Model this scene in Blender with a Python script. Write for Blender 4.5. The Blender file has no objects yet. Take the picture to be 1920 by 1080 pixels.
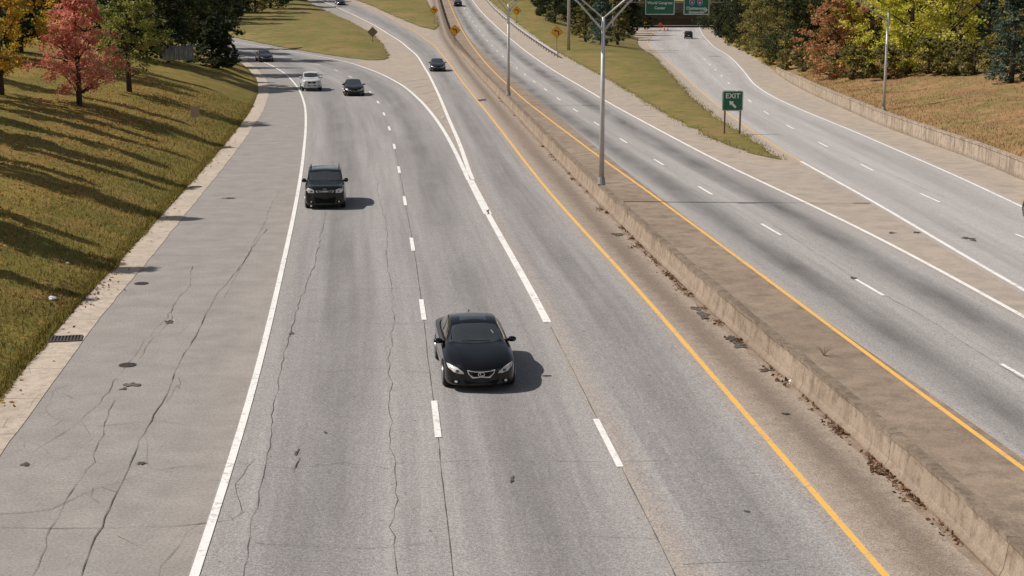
import bpy, bmesh, math, random
import numpy as np
from mathutils import Vector, Matrix, geometry, noise
from mathutils.bvhtree import BVHTree
random.seed(4); rng=np.random.default_rng(7)
C=bpy.context.scene.collection
R=math.radians
# ---------------- camera
F=2845.0; TH=R(11.33); H=10.0
cam=bpy.data.objects.new('camera',bpy.data.cameras.new('camera')); C.objects.link(cam)
cam.location=(0,0,H); cam.rotation_euler=(R(90)-TH,0,0)
cam.data.lens=F/1920*36; cam.data.sensor_width=36; cam.data.clip_end=4000
bpy.context.scene.camera=cam
ct,st=math.cos(TH),math.sin(TH)
def ray(px,py):
    a=(px-960)/F; b=(540-py)/F
    d=Vector((a, ct+b*st, -st+b*ct)); return d/d.y
def sm(a,b,x):
    t=min(1,max(0,(x-a)/(b-a))); return t*t*(3-2*t)
def E(x,y):
    if y<165: c=0
    elif y<370: c=5.4*((y-165)/175)**2
    else:
        c0=5.4*(205/175)**2; c=c0+0.072*(min(y,460)-370)
    r=-1.8*sm(200,320,y); t=sm(5,24,x)
    return c*(1-t)+r*t
def P(px,py,off=0.0):
    d=ray(px,py); y0=10.0
    f=lambda Y: H+d.z*Y-E(d.x*Y,Y)-off
    Y=10.0
    while Y<900 and f(Y)>0: Y+=2
    lo,hi=Y-2,Y
    for _ in range(24):
        m=(lo+hi)/2
        if f(m)>0: lo=m
        else: hi=m
    return Vector((d.x*hi,hi,E(d.x*hi,hi)))
def at(px,Y,z=0):
    return (px-960)/F*(Y*ct+(H-z)*st)
def zrow(py,Y): return H+ray(960,py).z*Y
def resample(pts,step=None,n=None):
    a=np.array([(p[0],p[1]) for p in pts]); d=np.r_[0,np.cumsum(np.hypot(*np.diff(a,axis=0).T))]
    if n is None: n=max(2,int(d[-1]/step)+1)
    s=np.linspace(0,d[-1],n)
    return np.c_[np.interp(s,d,a[:,0]),np.interp(s,d,a[:,1])]
def curve(pxs,it=14,step=2.0,ext0=16,ext1=25):
    pts=[]
    for p in pxs:
        pts.append(Vector((p[1],p[2])) if p[0]=='w' else P(*p).xy)
    if ext0: d=(pts[0]-pts[1]).normalized(); pts.insert(0,pts[0]+d*ext0)
    if ext1: d=(pts[-1]-pts[-2]).normalized(); pts.append(pts[-1]+d*ext1)
    a=resample(pts,step)
    for _ in range(it): a[1:-1]=a[1:-1]*.5+(a[:-2]+a[2:])*.25
    return a
class Crv:
    def __init__(s,a):
        s.a=a; s.d=np.r_[0,np.cumsum(np.hypot(*np.diff(a,axis=0).T))]; s.L=s.d[-1]
    def pt(s,t): return Vector((np.interp(t,s.d,s.a[:,0]),np.interp(t,s.d,s.a[:,1])))
    def tan(s,t): return (s.pt(min(t+1,s.L))-s.pt(max(t-1,0))).normalized()
    def near(s,p): return s.d[np.argmin(np.hypot(s.a[:,0]-p[0],s.a[:,1]-p[1]))]
    def side(s,t,o):
        T=s.tan(t); return s.pt(t)+Vector((T.y,-T.x))*o
# ---------------- objects
def tag(o,label=None,cat=None,group=None,kind=None):
    if label:o['label']=label
    if cat:o['category']=cat
    if group:o['group']=group
    if kind:o['kind']=kind
    return o
def mk(name,vs,fs,mat=None,parent=None,smooth=False,kind=None):
    me=bpy.data.meshes.new(name); me.from_pydata([tuple(v) for v in vs],[],fs); me.update()
    if mat: me.materials.append(mat)
    if smooth: me.polygons.foreach_set('use_smooth',[True]*len(me.polygons))
    o=bpy.data.objects.new(name,me); C.objects.link(o); o.parent=parent
    if kind:o['kind']=kind
    return o
def empty(name,loc,rz=0,label=None,cat=None,group=None):
    o=bpy.data.objects.new(name,None); C.objects.link(o); o.location=loc; o.rotation_euler=(0,0,rz)
    return tag(o,label,cat,group)
class MB:
    def __init__(s): s.v=[];s.f=[]
    def box(s,c,sz,rot=None):
        n=len(s.v)
        for z in(-.5,.5):
            for x,y in((-.5,-.5),(.5,-.5),(.5,.5),(-.5,.5)):
                p=Vector((x*sz[0],y*sz[1],z*sz[2]))
                if rot: p=rot@p
                s.v.append(p+Vector(c))
        for f in((3,2,1,0),(4,5,6,7),(0,1,5,4),(1,2,6,5),(2,3,7,6),(3,0,4,7)): s.f.append([n+i for i in f])
        return s
    def tube(s,path,rad,seg=8):
        path=[Vector(p) for p in path]
        if not hasattr(rad,'__len__'): rad=[rad]*len(path)
        rings=[]
        for i,p in enumerate(path):
            T=(path[min(i+1,len(path)-1)]-path[max(i-1,0)]).normalized()
            ref=Vector((1,0,0)) if abs(T.x)<.9 else Vector((0,1,0))
            a=T.cross(ref).normalized(); b=T.cross(a)
            n=len(s.v)
            for k in range(seg):
                q=2*math.pi*k/seg; s.v.append(p+(a*math.cos(q)+b*math.sin(q))*rad[i])
            rings.append(n)
        for i in range(len(rings)-1):
            for k in range(seg):
                s.f.append([rings[i]+k,rings[i]+(k+1)%seg,rings[i+1]+(k+1)%seg,rings[i+1]+k])
        s.f.append([rings[0]+k for k in range(seg)][::-1]); s.f.append([rings[-1]+k for k in range(seg)])
        return s
    def prism(s,poly,y0,y1):
        n=len(s.v);m=len(poly)
        for y in(y0,y1):
            for x,z in poly: s.v.append(Vector((x,y,z)))
        s.f.append([n+i for i in range(m)]); s.f.append([n+m+i for i in range(m)][::-1])
        for i in range(m): s.f.append([n+i,n+(i+1)%m,n+m+(i+1)%m,n+m+i][::-1])
        return s
    def build(s,name,mat,parent=None,smooth=False,bevel=0):
        o=mk(name,s.v,s.f,mat,parent,smooth)
        if bevel:
            bm=bmesh.new(); bm.from_mesh(o.data)
            bmesh.ops.bevel(bm,geom=bm.edges[:],offset=bevel,segments=2,affect='EDGES',clamp_overlap=True)
            bm.to_mesh(o.data); bm.free()
        return o
# ---------------- materials
def newmat(name):
    m=bpy.data.materials.new(name); m.use_nodes=True; nt=m.node_tree
    return m,nt,nt.nodes['Principled BSDF']
def N(nt,t,**k):
    n=nt.nodes.new(t)
    for a,b in k.items(): setattr(n,a,b)
    return n
def noise_(nt,vec,scale,detail=5,rough=.6,dist=0):
    n=N(nt,'ShaderNodeTexNoise'); n.inputs['Scale'].default_value=scale; n.inputs['Detail'].default_value=detail
    n.inputs['Roughness'].default_value=rough; n.inputs['Distortion'].default_value=dist
    nt.links.new(vec,n.inputs['Vector']); return n.outputs['Fac']
def mapr(nt,v,a,b,c=0,d=1,smooth=False):
    n=N(nt,'ShaderNodeMapRange'); 
    if smooth:n.interpolation_type='SMOOTHSTEP'
    for i,x in zip((1,2,3,4),(a,b,c,d)): n.inputs[i].default_value=x
    nt.links.new(v,n.inputs[0]); return n.outputs[0]
def mix(nt,f,a,b,mode='MIX'):
    n=N(nt,'ShaderNodeMix',data_type='RGBA',blend_type=mode)
    for s,x in((0,f),(6,a),(7,b)):
        if isinstance(x,(int,float)): n.inputs[s].default_value=x
        elif isinstance(x,tuple): n.inputs[s].default_value=(*x[:3],1)
        else: nt.links.new(x,n.inputs[s])
    return n.outputs[2]
def mth(nt,op,a,b=None,c=None):
    n=N(nt,'ShaderNodeMath',operation=op)
    for i,x in enumerate((a,b,c)):
        if x is None: continue
        if isinstance(x,(int,float)): n.inputs[i].default_value=x
        else: nt.links.new(x,n.inputs[i])
    return n.outputs[0]
def bump(nt,h,bs,strength=.3,dist=.02):
    b=N(nt,'ShaderNodeBump'); b.inputs['Strength'].default_value=strength; b.inputs['Distance'].default_value=dist
    nt.links.new(h,b.inputs['Height']); nt.links.new(b.outputs[0],bs.inputs['Normal'])
def pos(nt): return N(nt,'ShaderNodeNewGeometry').outputs['Position']
def plain(name,col,rough=.5,metal=0,coat=0,spec=.5):
    m,nt,b=newmat(name); b.inputs['Base Color'].default_value=(*col,1); b.inputs['Roughness'].default_value=rough
    b.inputs['Metallic'].default_value=metal; b.inputs['Coat Weight'].default_value=coat; b.inputs['Specular IOR Level'].default_value=spec
    if coat: b.inputs['Coat Roughness'].default_value=.03
    tc=N(nt,'ShaderNodeTexCoord'); f=noise_(nt,tc.outputs['Object'],3,4)
    c=mix(nt,mapr(nt,f,.3,.7),tuple(x*.85 for x in col),tuple(min(1,x*1.12) for x in col)); nt.links.new(c,b.inputs['Base Color'])
    return m
def ground_mat(name,c1,c2,c3,scales=(.12,1.1,18),rough=.9,bs=.3,bd=.02,speck=None,xgrey=None,fine=.55,patch=None):
    m,nt,b=newmat(name); p=pos(nt)
    a=noise_(nt,p,scales[0],4); d=noise_(nt,p,scales[1],6,.65); e=noise_(nt,p,scales[2],3,.7)
    c=mix(nt,mapr(nt,a,.38,.62),c1,c2); c=mix(nt,mapr(nt,d,.42,.68),c,c3)
    if patch:
        q=noise_(nt,p,.33,6,.7,.4); c=mix(nt,mapr(nt,q,.50,.60,0,.85),c,patch)
    if xgrey:
        sep=N(nt,'ShaderNodeSeparateXYZ'); nt.links.new(p,sep.inputs[0])
        c=mix(nt,mapr(nt,mth(nt,'ADD',sep.outputs[0],mth(nt,'MULTIPLY',sep.outputs[1],.1)),2,-4,0,.95),c,mix(nt,mapr(nt,d,.3,.7),xgrey,tuple(x*.76 for x in xgrey)))
    c=mix(nt,fine,c,mix(nt,mapr(nt,e,.3,.7),(.55,.55,.55),(1.4,1.4,1.4)),'MULTIPLY')
    if speck:
        s=noise_(nt,p,speck[1],2,.5); c=mix(nt,mapr(nt,s,.64,.70,0,.8),c,speck[0])
    nt.links.new(c,b.inputs['Base Color']); b.inputs['Roughness'].default_value=rough
    b.inputs['Specular IOR Level'].default_value=.2
    bump(nt,e,b,bs,bd); return m
def lane_mat(name,cd,cl,tan,lanes,width,oil,edge=.7):
    m,nt,b=newmat(name); p=pos(nt)
    uv=N(nt,'ShaderNodeUVMap'); sep=N(nt,'ShaderNodeSeparateXYZ'); nt.links.new(uv.outputs[0],sep.inputs[0])
    u=sep.outputs[0]
    mp=N(nt,'ShaderNodeMapping'); mp.inputs['Scale'].default_value=(width*1.6,.035,1); nt.links.new(uv.outputs[0],mp.inputs[0])
    streak=noise_(nt,mp.outputs[0],1,5,.65)
    mp2=N(nt,'ShaderNodeMapping'); mp2.inputs['Scale'].default_value=(width*.5,.12,1); nt.links.new(uv.outputs[0],mp2.inputs[0])
    blot=noise_(nt,mp2.outputs[0],1,4,.6)
    fine=noise_(nt,p,14,3,.75); fine2=noise_(nt,p,45,2,.6); agg=noise_(nt,p,2.2,6,.75)
    fr=mth(nt,'FRACT',mth(nt,'MULTIPLY',u,lanes)); dist=mth(nt,'ABSOLUTE',mth(nt,'SUBTRACT',fr,.5))
    o=mapr(nt,dist,.36,.0,0,1,True); o=mth(nt,'MULTIPLY',o,mapr(nt,blot,.3,.7,.45,1.2)); o=mth(nt,'MULTIPLY',o,oil)
    c=mix(nt,mapr(nt,streak,.30,.70),cd,cl)
    c=mix(nt,mapr(nt,agg,.35,.7,0,.3),c,tuple(x*.7 for x in cd))
    c=mix(nt,o,c,tuple(x*.42 for x in cd))
    e=mth(nt,'MULTIPLY',mth(nt,'MINIMUM',u,mth(nt,'SUBTRACT',1,u)),width)
    e2=mth(nt,'ADD',e,mapr(nt,agg,.2,.8,-.5,.5)); c=mix(nt,mapr(nt,e2,0,edge,.75,0),c,tan)
    c=mix(nt,.5,c,mix(nt,mapr(nt,fine,.3,.7),(.45,.45,.45),(1.5,1.5,1.5)),'MULTIPLY')
    c=mix(nt,.55,c,mix(nt,mapr(nt,fine2,.35,.65),(.40,.40,.40),(1.6,1.6,1.6)),'MULTIPLY')
    sp=noise_(nt,p,5.5,3,.6); c=mix(nt,mapr(nt,sp,.68,.73,0,.75),c,tuple(x*.3 for x in cd))
    nt.links.new(c,b.inputs['Base Color']); b.inputs['Roughness'].default_value=.9; b.inputs['Specular IOR Level'].default_value=.2
    bump(nt,fine2,b,.35,.01); return m
def concrete_mat(name,c1,c2,stain,joint=None,amt=.6,cap=None):
    m,nt,b=newmat(name); p=pos(nt)
    a=noise_(nt,p,.35,5,.6); mp=N(nt,'ShaderNodeMapping'); mp.inputs['Scale'].default_value=(2.5,2.5,.35); nt.links.new(p,mp.inputs[0])
    s=noise_(nt,mp.outputs[0],1,4,.6); e=noise_(nt,p,26,3); g=noise_(nt,p,3.5,6,.75)
    c=mix(nt,mapr(nt,a,.35,.65),c1,c2); c=mix(nt,mapr(nt,s,.46,.72,0,amt),c,stain); c=mix(nt,mapr(nt,g,.5,.72,0,amt),c,tuple(x*.7 for x in stain))
    sep=N(nt,'ShaderNodeSeparateXYZ'); nt.links.new(p,sep.inputs[0])
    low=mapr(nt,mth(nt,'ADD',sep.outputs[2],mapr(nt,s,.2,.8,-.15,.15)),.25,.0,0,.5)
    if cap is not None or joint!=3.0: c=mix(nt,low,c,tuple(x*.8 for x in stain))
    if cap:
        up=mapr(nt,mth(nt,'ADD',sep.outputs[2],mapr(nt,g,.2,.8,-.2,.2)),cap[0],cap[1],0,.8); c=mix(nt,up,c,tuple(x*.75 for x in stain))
    if joint:
        fr=mth(nt,'FRACT',mth(nt,'DIVIDE',sep.outputs[1],joint)); j=mth(nt,'LESS_THAN',fr,.03/joint)
        c=mix(nt,mth(nt,'MULTIPLY',j,.7),c,(.05,.04,.03))
    c=mix(nt,.4,c,mix(nt,mapr(nt,e,.3,.7),(.5,.5,.5),(1.4,1.4,1.4)),'MULTIPLY')
    nt.links.new(c,b.inputs['Base Color']); b.inputs['Roughness'].default_value=.9; b.inputs['Specular IOR Level'].default_value=.2; bump(nt,e,b,.3,.012); return m
def leaf_mat(name,c1,c2,c3,tl=.38):
    m,nt,b=newmat(name); at_=N(nt,'ShaderNodeAttribute',attribute_name='rnd')
    cr=N(nt,'ShaderNodeValToRGB'); nt.links.new(at_.outputs['Fac'],cr.inputs[0])
    el=cr.color_ramp.elements; el[0].color=(*c1,1); el[1].color=(*c3,1); el[1].position=.95; x=el.new(.5); x.color=(*c2,1)
    nt.links.new(cr.outputs[0],b.inputs['Base Color']); b.inputs['Roughness'].default_value=.65; b.inputs['Specular IOR Level'].default_value=.2
    tr=N(nt,'ShaderNodeBsdfTranslucent'); nt.links.new(cr.outputs[0],tr.inputs[0]); mx=N(nt,'ShaderNodeMixShader'); mx.inputs[0].default_value=tl
    nt.links.new(b.outputs[0],mx.inputs[1]); nt.links.new(tr.outputs[0],mx.inputs[2]); nt.links.new(mx.outputs[0],nt.nodes['Material Output'].inputs[0]); return m
TAN=(.37,.31,.26)
m_pave=ground_mat('worn_tan_pavement',(.38,.32,.27),(.42,.34,.265),(.29,.25,.212),(.10,.9,16),xgrey=(.315,.29,.272))
CDK=(.245,.228,.222); CLT=(.375,.355,.345)
m_laneL=lane_mat('grey_lane_asphalt',CDK,CLT,(.32,.295,.275),2,8,.45)
m_laneC=lane_mat('grey_single_lane',CDK,CLT,TAN,1,4,.4)
m_lane2=lane_mat('oil_streaked_lanes',(.29,.272,.262),(.41,.388,.375),TAN,2,7.4,.85)
m_ramp=lane_mat('pale_ramp_lanes',(.36,.338,.325),(.46,.435,.42),TAN,2,8,.3)
m_shld=lane_mat('stained_brown_shoulder',(.235,.185,.145),(.31,.25,.20),TAN,1,1.9,.35,.75)
m_strip=ground_mat('brown_median_dirt',(.265,.20,.15),(.32,.25,.19),(.19,.145,.11),(.15,1.3,20))
m_gutter=concrete_mat('gutter_concrete',(.52,.44,.36),(.44,.37,.30),(.25,.19,.14),3.0,.5)
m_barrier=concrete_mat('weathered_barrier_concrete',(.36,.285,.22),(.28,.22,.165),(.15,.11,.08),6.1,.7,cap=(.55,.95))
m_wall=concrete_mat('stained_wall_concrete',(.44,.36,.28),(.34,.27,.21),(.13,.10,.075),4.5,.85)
m_grass=ground_mat('dry_green_grass',(.18,.15,.03),(.30,.205,.05),(.12,.115,.022),(.10,.8,9),bs=.9,bd=.08,speck=((.38,.18,.06),3.0),patch=(.28,.17,.05))
m_dry=ground_mat('dry_brown_grass',(.30,.17,.075),(.17,.145,.045),(.36,.21,.11),(.14,.9,9),bs=.9,bd=.08,speck=((.42,.17,.06),2.5),patch=(.22,.13,.065))
m_grass2=ground_mat('median_grass',(.16,.145,.035),(.25,.185,.06),(.11,.11,.03),(.08,.6,7),bs=.9,bd=.08,patch=(.24,.155,.07))
def paint_line(name,c):
    m,nt,b=newmat(name); p=pos(nt); w=noise_(nt,p,7,5,.7); w2=noise_(nt,p,.8,3)
    f=mapr(nt,mth(nt,'ADD',w,mth(nt,'MULTIPLY',w2,.4)),.72,.88,0,.75)
    nt.links.new(mix(nt,f,c,(.32,.30,.28)),b.inputs['Base Color']); b.inputs['Roughness'].default_value=.7; return m
m_white=paint_line('white_road_paint',(.76,.74,.71)); m_yellow=paint_line('yellow_road_paint',(.76,.42,.085)); m_faint=plain('faded_white_paint',(.46,.44,.42),.8)
m_crack_shade=plain('crack_and_shadow_dark',(.10,.09,.082),.9); m_stain=ground_mat('tar_stain',(.05,.045,.04),(.08,.07,.06),(.16,.14,.12),(.8,5,20))
m_iron=plain('rusty_cast_iron',(.09,.075,.065),.7,.3)
m_galv=plain('galvanised_steel',(.52,.51,.49),.5,.4); m_galvd=plain('dull_grey_steel',(.33,.32,.31),.6,.3)
m_green=plain('green_sign_face',(.015,.13,.065),.5); m_wht=plain('white_sign_letters',(.8,.8,.78),.5)
m_sy=plain('yellow_sign_face',(.88,.42,.02),.5); m_blk=plain('black_sign_marks',(.01,.01,.01),.5); m_brown=plain('brown_sign_back',(.26,.18,.12),.7)
m_or=plain('orange_safety_plastic',(.85,.14,.03),.5); m_bark=ground_mat('bark',(.10,.075,.055),(.07,.055,.04),(.05,.04,.03),(1,4,20))
m_woodp=plain('weathered_wood',(.22,.15,.10),.8); m_fence=plain('grey_fence_panel',(.30,.31,.32),.7)
m_litter=plain('white_plastic',(.8,.82,.85),.4); m_pick=plain('faded_fence_paint',(.45,.43,.40),.8); m_blue=plain('shield_blue',(.03,.07,.3),.5); m_red=plain('shield_red',(.5,.03,.03),.5)
# ---------------- curves
A_L=Crv(curve([(365,1080),(413,935),(460,790),(498,640),(530,500),(552,400),(566,320),(574,240),(573,200),(562,168),(538,140),(503,119),(470,109),(440,102)]))
Sp=[(1268,1080),(1158,866),(1110,778),(1033,614),(990,535),(950,465),(912,398),(880,335)]
GL=Crv(curve(Sp+[(852,275),(825,230),(795,193),(760,162),(715,138),(660,118),(600,106),(540,96),(480,86),(440,80)]))
GR=Crv(curve(Sp+[(862,275),(840,225),(822,180),(803,140),(782,105),(750,78),(705,50),(665,30),(625,12),(600,2)]))
A_R=Crv(curve([(1660,1080),(1540,940),(1430,815),(1340,712),(1255,610),(1175,520),(1100,440),(1030,362),(985,305),(940,245),(900,195),(870,158),(845,122),(815,86),(775,58),(730,33),(680,12),(650,0)]))
D1=Crv(curve([(850,1080),(836,940),(822,820),(812,741),(797,592),(788,555),(772,450),(758,370),(747,313),(739,270),(730,240),(716,203),(700,178),(672,152),(630,131),(580,117),(530,107),(480,98),(440,92)]))
B_L=Crv(curve([(1870,1080),(1785,990),(1690,905),(1590,815),(1500,738),(1425,672),(1330,588),(1250,508),(1180,440),(1110,370),(1040,297),(965,215),(905,150),(868,105),(840,68),(830,38),(822,8)]))
Y2=Crv(curve([(1920,885),(1800,797),(1700,722),(1600,648),(1500,573),(1400,498),(1300,424),(1200,350),(1140,308),(1060,248),(982,188),(928,138),(893,98),(866,58),(850,25),(840,0)],ext0=24))
D2=Crv(curve([(1906,700),(1625,537),(1446,431),(1322,358),(1230,301),(1163,261),(1112,228),(1060,195),(1000,152),(945,108),(910,72),(882,34),(862,0)],ext0=30))
W2=Crv(curve([(1920,595),(1750,500),(1600,422),(1450,352),(1350,305),(1250,252),(1150,198),(1080,157),(1010,114),(965,80),(925,45),(900,20),(885,0)],ext0=35))
RL=Crv(curve([(1920,545),(1800,476),(1700,415),(1600,357),(1500,303),(1440,266),(1395,235),(1335,190),(1285,145),(1250,113),(1224,92),(1214,79),(1222,66),(1240,55)],ext0=35))
RD=Crv(curve([(1905,440),(1735,370),(1622,313),(1550,275),(1492,245),(1445,218),(1400,186),(1365,155),(1340,130),(1310,104),(1288,84),(1276,70),(1280,56)],ext0=45))
RR=Crv(curve([(1920,390),(1800,333),(1700,290),(1600,246),(1500,206),(1445,180),(1412,158),(1398,138),(1380,118),(1350,96),(1330,80),(1318,67),(1312,54)],ext0=50))
_xl=curve([(0,745),(75,655),(140,575),(210,505),(300,405),(365,335),(430,260),(468,210),(484,175),(482,150),(464,128),(445,113),('w',-54,226),('w',-78,242),('w',-115,266),('w',-150,500)],it=6,ext0=45,ext1=300)
_xr=curve([('w',26.6,0),(1920,340),(1850,308),(1750,272),(1650,235),(1600,212),(1530,181),(1485,158),(1460,142),(1440,125),(1420,112),(1385,92),(1355,74),(1340,60),('w',70,520)],it=6,ext0=45,ext1=300)
XLc=Crv(_xl);XRc=Crv(_xr)
XLf=lambda y: float(np.interp(y,_xl[:,1],_xl[:,0])); XRf=lambda y: float(np.interp(y,_xr[:,1],_xr[:,0]))
def T(x,y):
    e=E(x,y); xl=XLf(y); xr=XRf(y)
    if x<=xl:
        s=xl-x; return e+.03+6.5*(1-math.exp(-s*.056))*(.9+.1*sm(0,4,s))+.22*sm(0,3,s)*noise.noise((x*.25,y*.2,1))+.05*noise.noise((x*1.1,y*.9,3))*sm(0,1,s)
    if x>=xr+.3:
        s=x-xr-.3; w=.75*(1-sm(150,178,y)); return e+w+4.5*(1-math.exp(-s*.042))+.45*sm(0,4,s)*noise.noise((x*.2,y*.2,5))
    return e-.3
# ---------------- ground sheet
lo=[400,200,120,80,60,48,40,34,30,27,24]+list(np.arange(22,0.9,-1))+[.5,0]
rows=list(np.arange(-40,60,2))+list(np.arange(60,220,1.5))+list(np.arange(220,460,3))+[480,520,600,750,1000,1500]
vs=[];fs=[];nc=None
for y in rows:
    xl,xr=XLf(y),XRf(y); r=[xl-o for o in lo]+[xl+.25,xl+.6]+[xl+.6+(xr-.6-xl)*k/8 for k in range(1,8)]+[xr-.02,xr+.3,xr+.8]+[xr+.3+o for o in (list(range(2,24))+[27,30,36,45,60,90,150,300,500])]
    nc=len(r)
    for i,x in enumerate(r): vs.append((x,y,T(x,y)))
mi=[]
for i in range(len(rows)-1):
    for j in range(nc-1):
        a=i*nc+j; fs.append((a,a+1,a+nc+1,a+nc)); mi.append(1 if j>len(lo)+8 and rows[i]<200 else 0)
g=mk('ground',vs,fs,m_grass,smooth=True,kind='structure'); g.data.materials.append(m_dry); g.data.polygons.foreach_set('material_index',mi)
# ---------------- pavement
rows=list(np.arange(-30,160,4))+list(np.arange(160,470,2)); vs=[];fs=[];nc=100
for y in rows:
    xl,xr=XLf(y)+.05,XRf(y)+.1
    for j in range(nc):
        x=xl+(xr-xl)*j/(nc-1); vs.append((x,y,E(x,y)))
for i in range(len(rows)-1):
    for j in range(nc-1):
        a=i*nc+j; fs.append((a,a+1,a+nc+1,a+nc))
mk('pavement',vs,fs,m_pave,smooth=True,kind='structure')
def lift(y): return 1+max(0,(y-140))/45
def loft(name,cL,cR,mat,z,cols=10,oL=-.12,oR=.12):
    n=int(max(cL.L,cR.L)/2); vs=[];fs=[];uv=[]
    for i in range(n+1):
        a=cL.side(cL.L*i/n,oL); b=cR.side(cR.L*i/n,oR)
        for j in range(cols+1):
            p=a.lerp(b,j/cols); vs.append((p.x,p.y,E(p.x,p.y)+z*lift(p.y))); uv.append((j/cols,cL.L*i/n))
    w=cols+1
    for i in range(n):
        for j in range(cols): a=i*w+j; fs.append((a,a+1,a+w+1,a+w))
    o=mk(name,vs,fs,mat,smooth=True,kind='structure'); l=o.data.uv_layers.new(name='UVMap')
    for lp in o.data.loops: l.data[lp.index].uv=uv[lp.vertex_index]
    return o
loft('road_left_ramp',A_L,GL,m_laneL,.006)
loft('road_centre_lane',GR,A_R,m_laneC,.011,oL=.0)
loft('road_far_carriageway',Y2,W2,m_lane2,.006)
loft('road_exit_ramp',RL,RR,m_ramp,.006,oL=-.3,oR=.4)
loft('stained_shoulder',B_L,B_L,m_shld,.005,cols=4,oL=-1.75,oR=.05)
def ribbon(c,w,z,s0=0,s1=None,off=0,step=1.5,cols=1,jit=0):
    s1=c.L if s1 is None else s1; n=max(1,int((s1-s0)/step)); vs=[];fs=[]
    for i in range(n+1):
        s=s0+(s1-s0)*i/n
        for j in range(cols+1):
            o=off+w*(j/cols-.5)+(random.uniform(-jit,jit) if jit else 0); p=c.side(s,o); vs.append((p.x,p.y,E(p.x,p.y)+z*lift(p.y)))
    k=cols+1
    for i in range(n):
        for j in range(cols): a=i*k+j; fs.append((a,a+1,a+k+1,a+k))
    return vs,fs
class RB:
    def __init__(s): s.v=[];s.f=[]
    def add(s,vf):
        n=len(s.v); s.v+=vf[0]; s.f+=[[i+n for i in f] for f in vf[1]]
    def build(s,name,mat,kind='structure'): return mk(name,s.v,s.f,mat,kind=kind)
r=RB(); r.add(ribbon(B_L,2.7,.016,off=.55+1.3,cols=3)); r.build('median_strip',m_strip)
r=RB(); r.add(ribbon(B_L,.2,.009,off=-.06,jit=.07,step=.8)); r.build('dusty_verge',m_strip)
r=RB(); r.add(ribbon(XLc,1.0,.012,s1=XLc.near((-45,220)),off=.55,jit=.03,step=1)); r.build('gutter',m_gutter)
# ---------------- markings
zl=.022
def solid(name,lst,mat):
    r=RB()
    for a in lst: r.add(a)
    return r.build(name,mat)
def sof(c,px,py): return c.near(P(px,py))
lines=[ribbon(A_L,.17,zl)]
s0=sof(GL,1033,614)
sk=sof(GL,912,398)
lines.append(ribbon(GL,.24,zl,s0,sk)); lines.append(ribbon(GL,.36,zl,sk,sof(GL,880,335)))
lines.append(ribbon(GL,.24,zl,sof(GL,880,335),off=-.08)); lines.append(ribbon(GR,.24,zl,sof(GR,880,335),off=.08))
lines.append(ribbon(W2,.18,zl)); lines.append(ribbon(RR,.16,zl)); lines.append(ribbon(RL,.18,zl,0,sof(RL,1500,303)))
solid('white_edge_lines',lines,m_white)
solid('yellow_edge_lines',[ribbon(A_R,.14,zl),ribbon(Y2,.14,zl,off=.05),ribbon(RL,.10,zl,sof(RL,1500,303))],m_yellow)
def dashes(c,px,py,s_end=None,w=.13,s_start=0,only=None):
    s=sof(c,px,py); out=[]; k=-6
    while True:
        a=s+k*12.19; k+=1
        if a<s_start: continue
        if a+3.05>(s_end or c.L): break
        out.append(ribbon(c,w,zl,a,a+3.05,step=1.0))
    return out
dl=dashes(D1,822,820,D1.L,.15)+dashes(D2,1660,557)+dashes(RD,1750,376)
s=sof(GL,1158,866)
for k in (-1,0): dl.append(ribbon(GL,.15,zl,s+k*12.19,s+k*12.19+3.6,step=1))
solid('white_lane_dashes',dl,m_white)
dl=[]
for py in (222,205,190,176,164,153):
    a=P(np.interp(py,[135,162,193,230,275],[700,760,795,825,852])+9,py+1); b=P(np.interp(py,[140,180,225,275],[803,822,840,862])-7,py-5)
    c=Crv(resample([a.xy,b.xy],n=4)); dl.append(ribbon(c,.16,zl))
solid('faded_gore_hatching',dl,m_faint)
# ---------------- grass islands
def inside(p,poly):
    c=False;n=len(poly)
    for i in range(n):
        a=poly[i];b=poly[i-1]
        if (a[1]>p[1])!=(b[1]>p[1]) and p[0]<(b[0]-a[0])*(p[1]-a[1])/(b[1]-a[1])+a[0]: c=not c
    return c
def tri(poly,sp,extra=None):
    pts=[Vector(p) for p in poly]; n=len(pts)
    xs=[p[0] for p in poly];ys=[p[1] for p in poly]
    x=min(xs)+sp/2
    while x<max(xs):
        y=min(ys)+sp/2
        while y<max(ys):
            q=(x+random.uniform(-.1,.1)*sp,y+random.uniform(-.1,.1)*sp)
            if inside(q,poly): pts.append(Vector(q))
            y+=sp
        x+=sp
    r=geometry.delaunay_2d_cdt(pts,[],[list(range(n))],1,1e-5)
    return r[0],r[2]
def island(name,pxs,mat,mound=.3,sp=2.5):
    w=[]
    for p in pxs: w.append(Vector((p[1],p[2])) if p[0]=='w' else P(*p).xy)
    w=w+[w[0]]; a=resample(w,1.0)
    for _ in range(5): a[1:-1]=a[1:-1]*.5+(a[:-2]+a[2:])*.25
    poly=[(float(q[0])+.35*noise.noise((q[0]*.5,q[1]*.5,2))+random.uniform(-.1,.1),float(q[1])+.5*noise.noise((q[0]*.5,q[1]*.5,8))) for q in a[:-1]]
    vv,ff=tri(poly,sp); pa=np.array(poly); vs=[]
    for v in vv:
        d=float(np.min(np.hypot(pa[:,0]-v.x,pa[:,1]-v.y)))
        vs.append((v.x,v.y,E(v.x,v.y)+.03+.0006*max(0,v.y-150)+mound*(1-math.exp(-d*.5))+.12*noise.noise((v.x*.3,v.y*.3,0))*min(1,d)))
    return mk(name,vs,ff,mat,smooth=True,kind='structure'),poly
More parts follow.
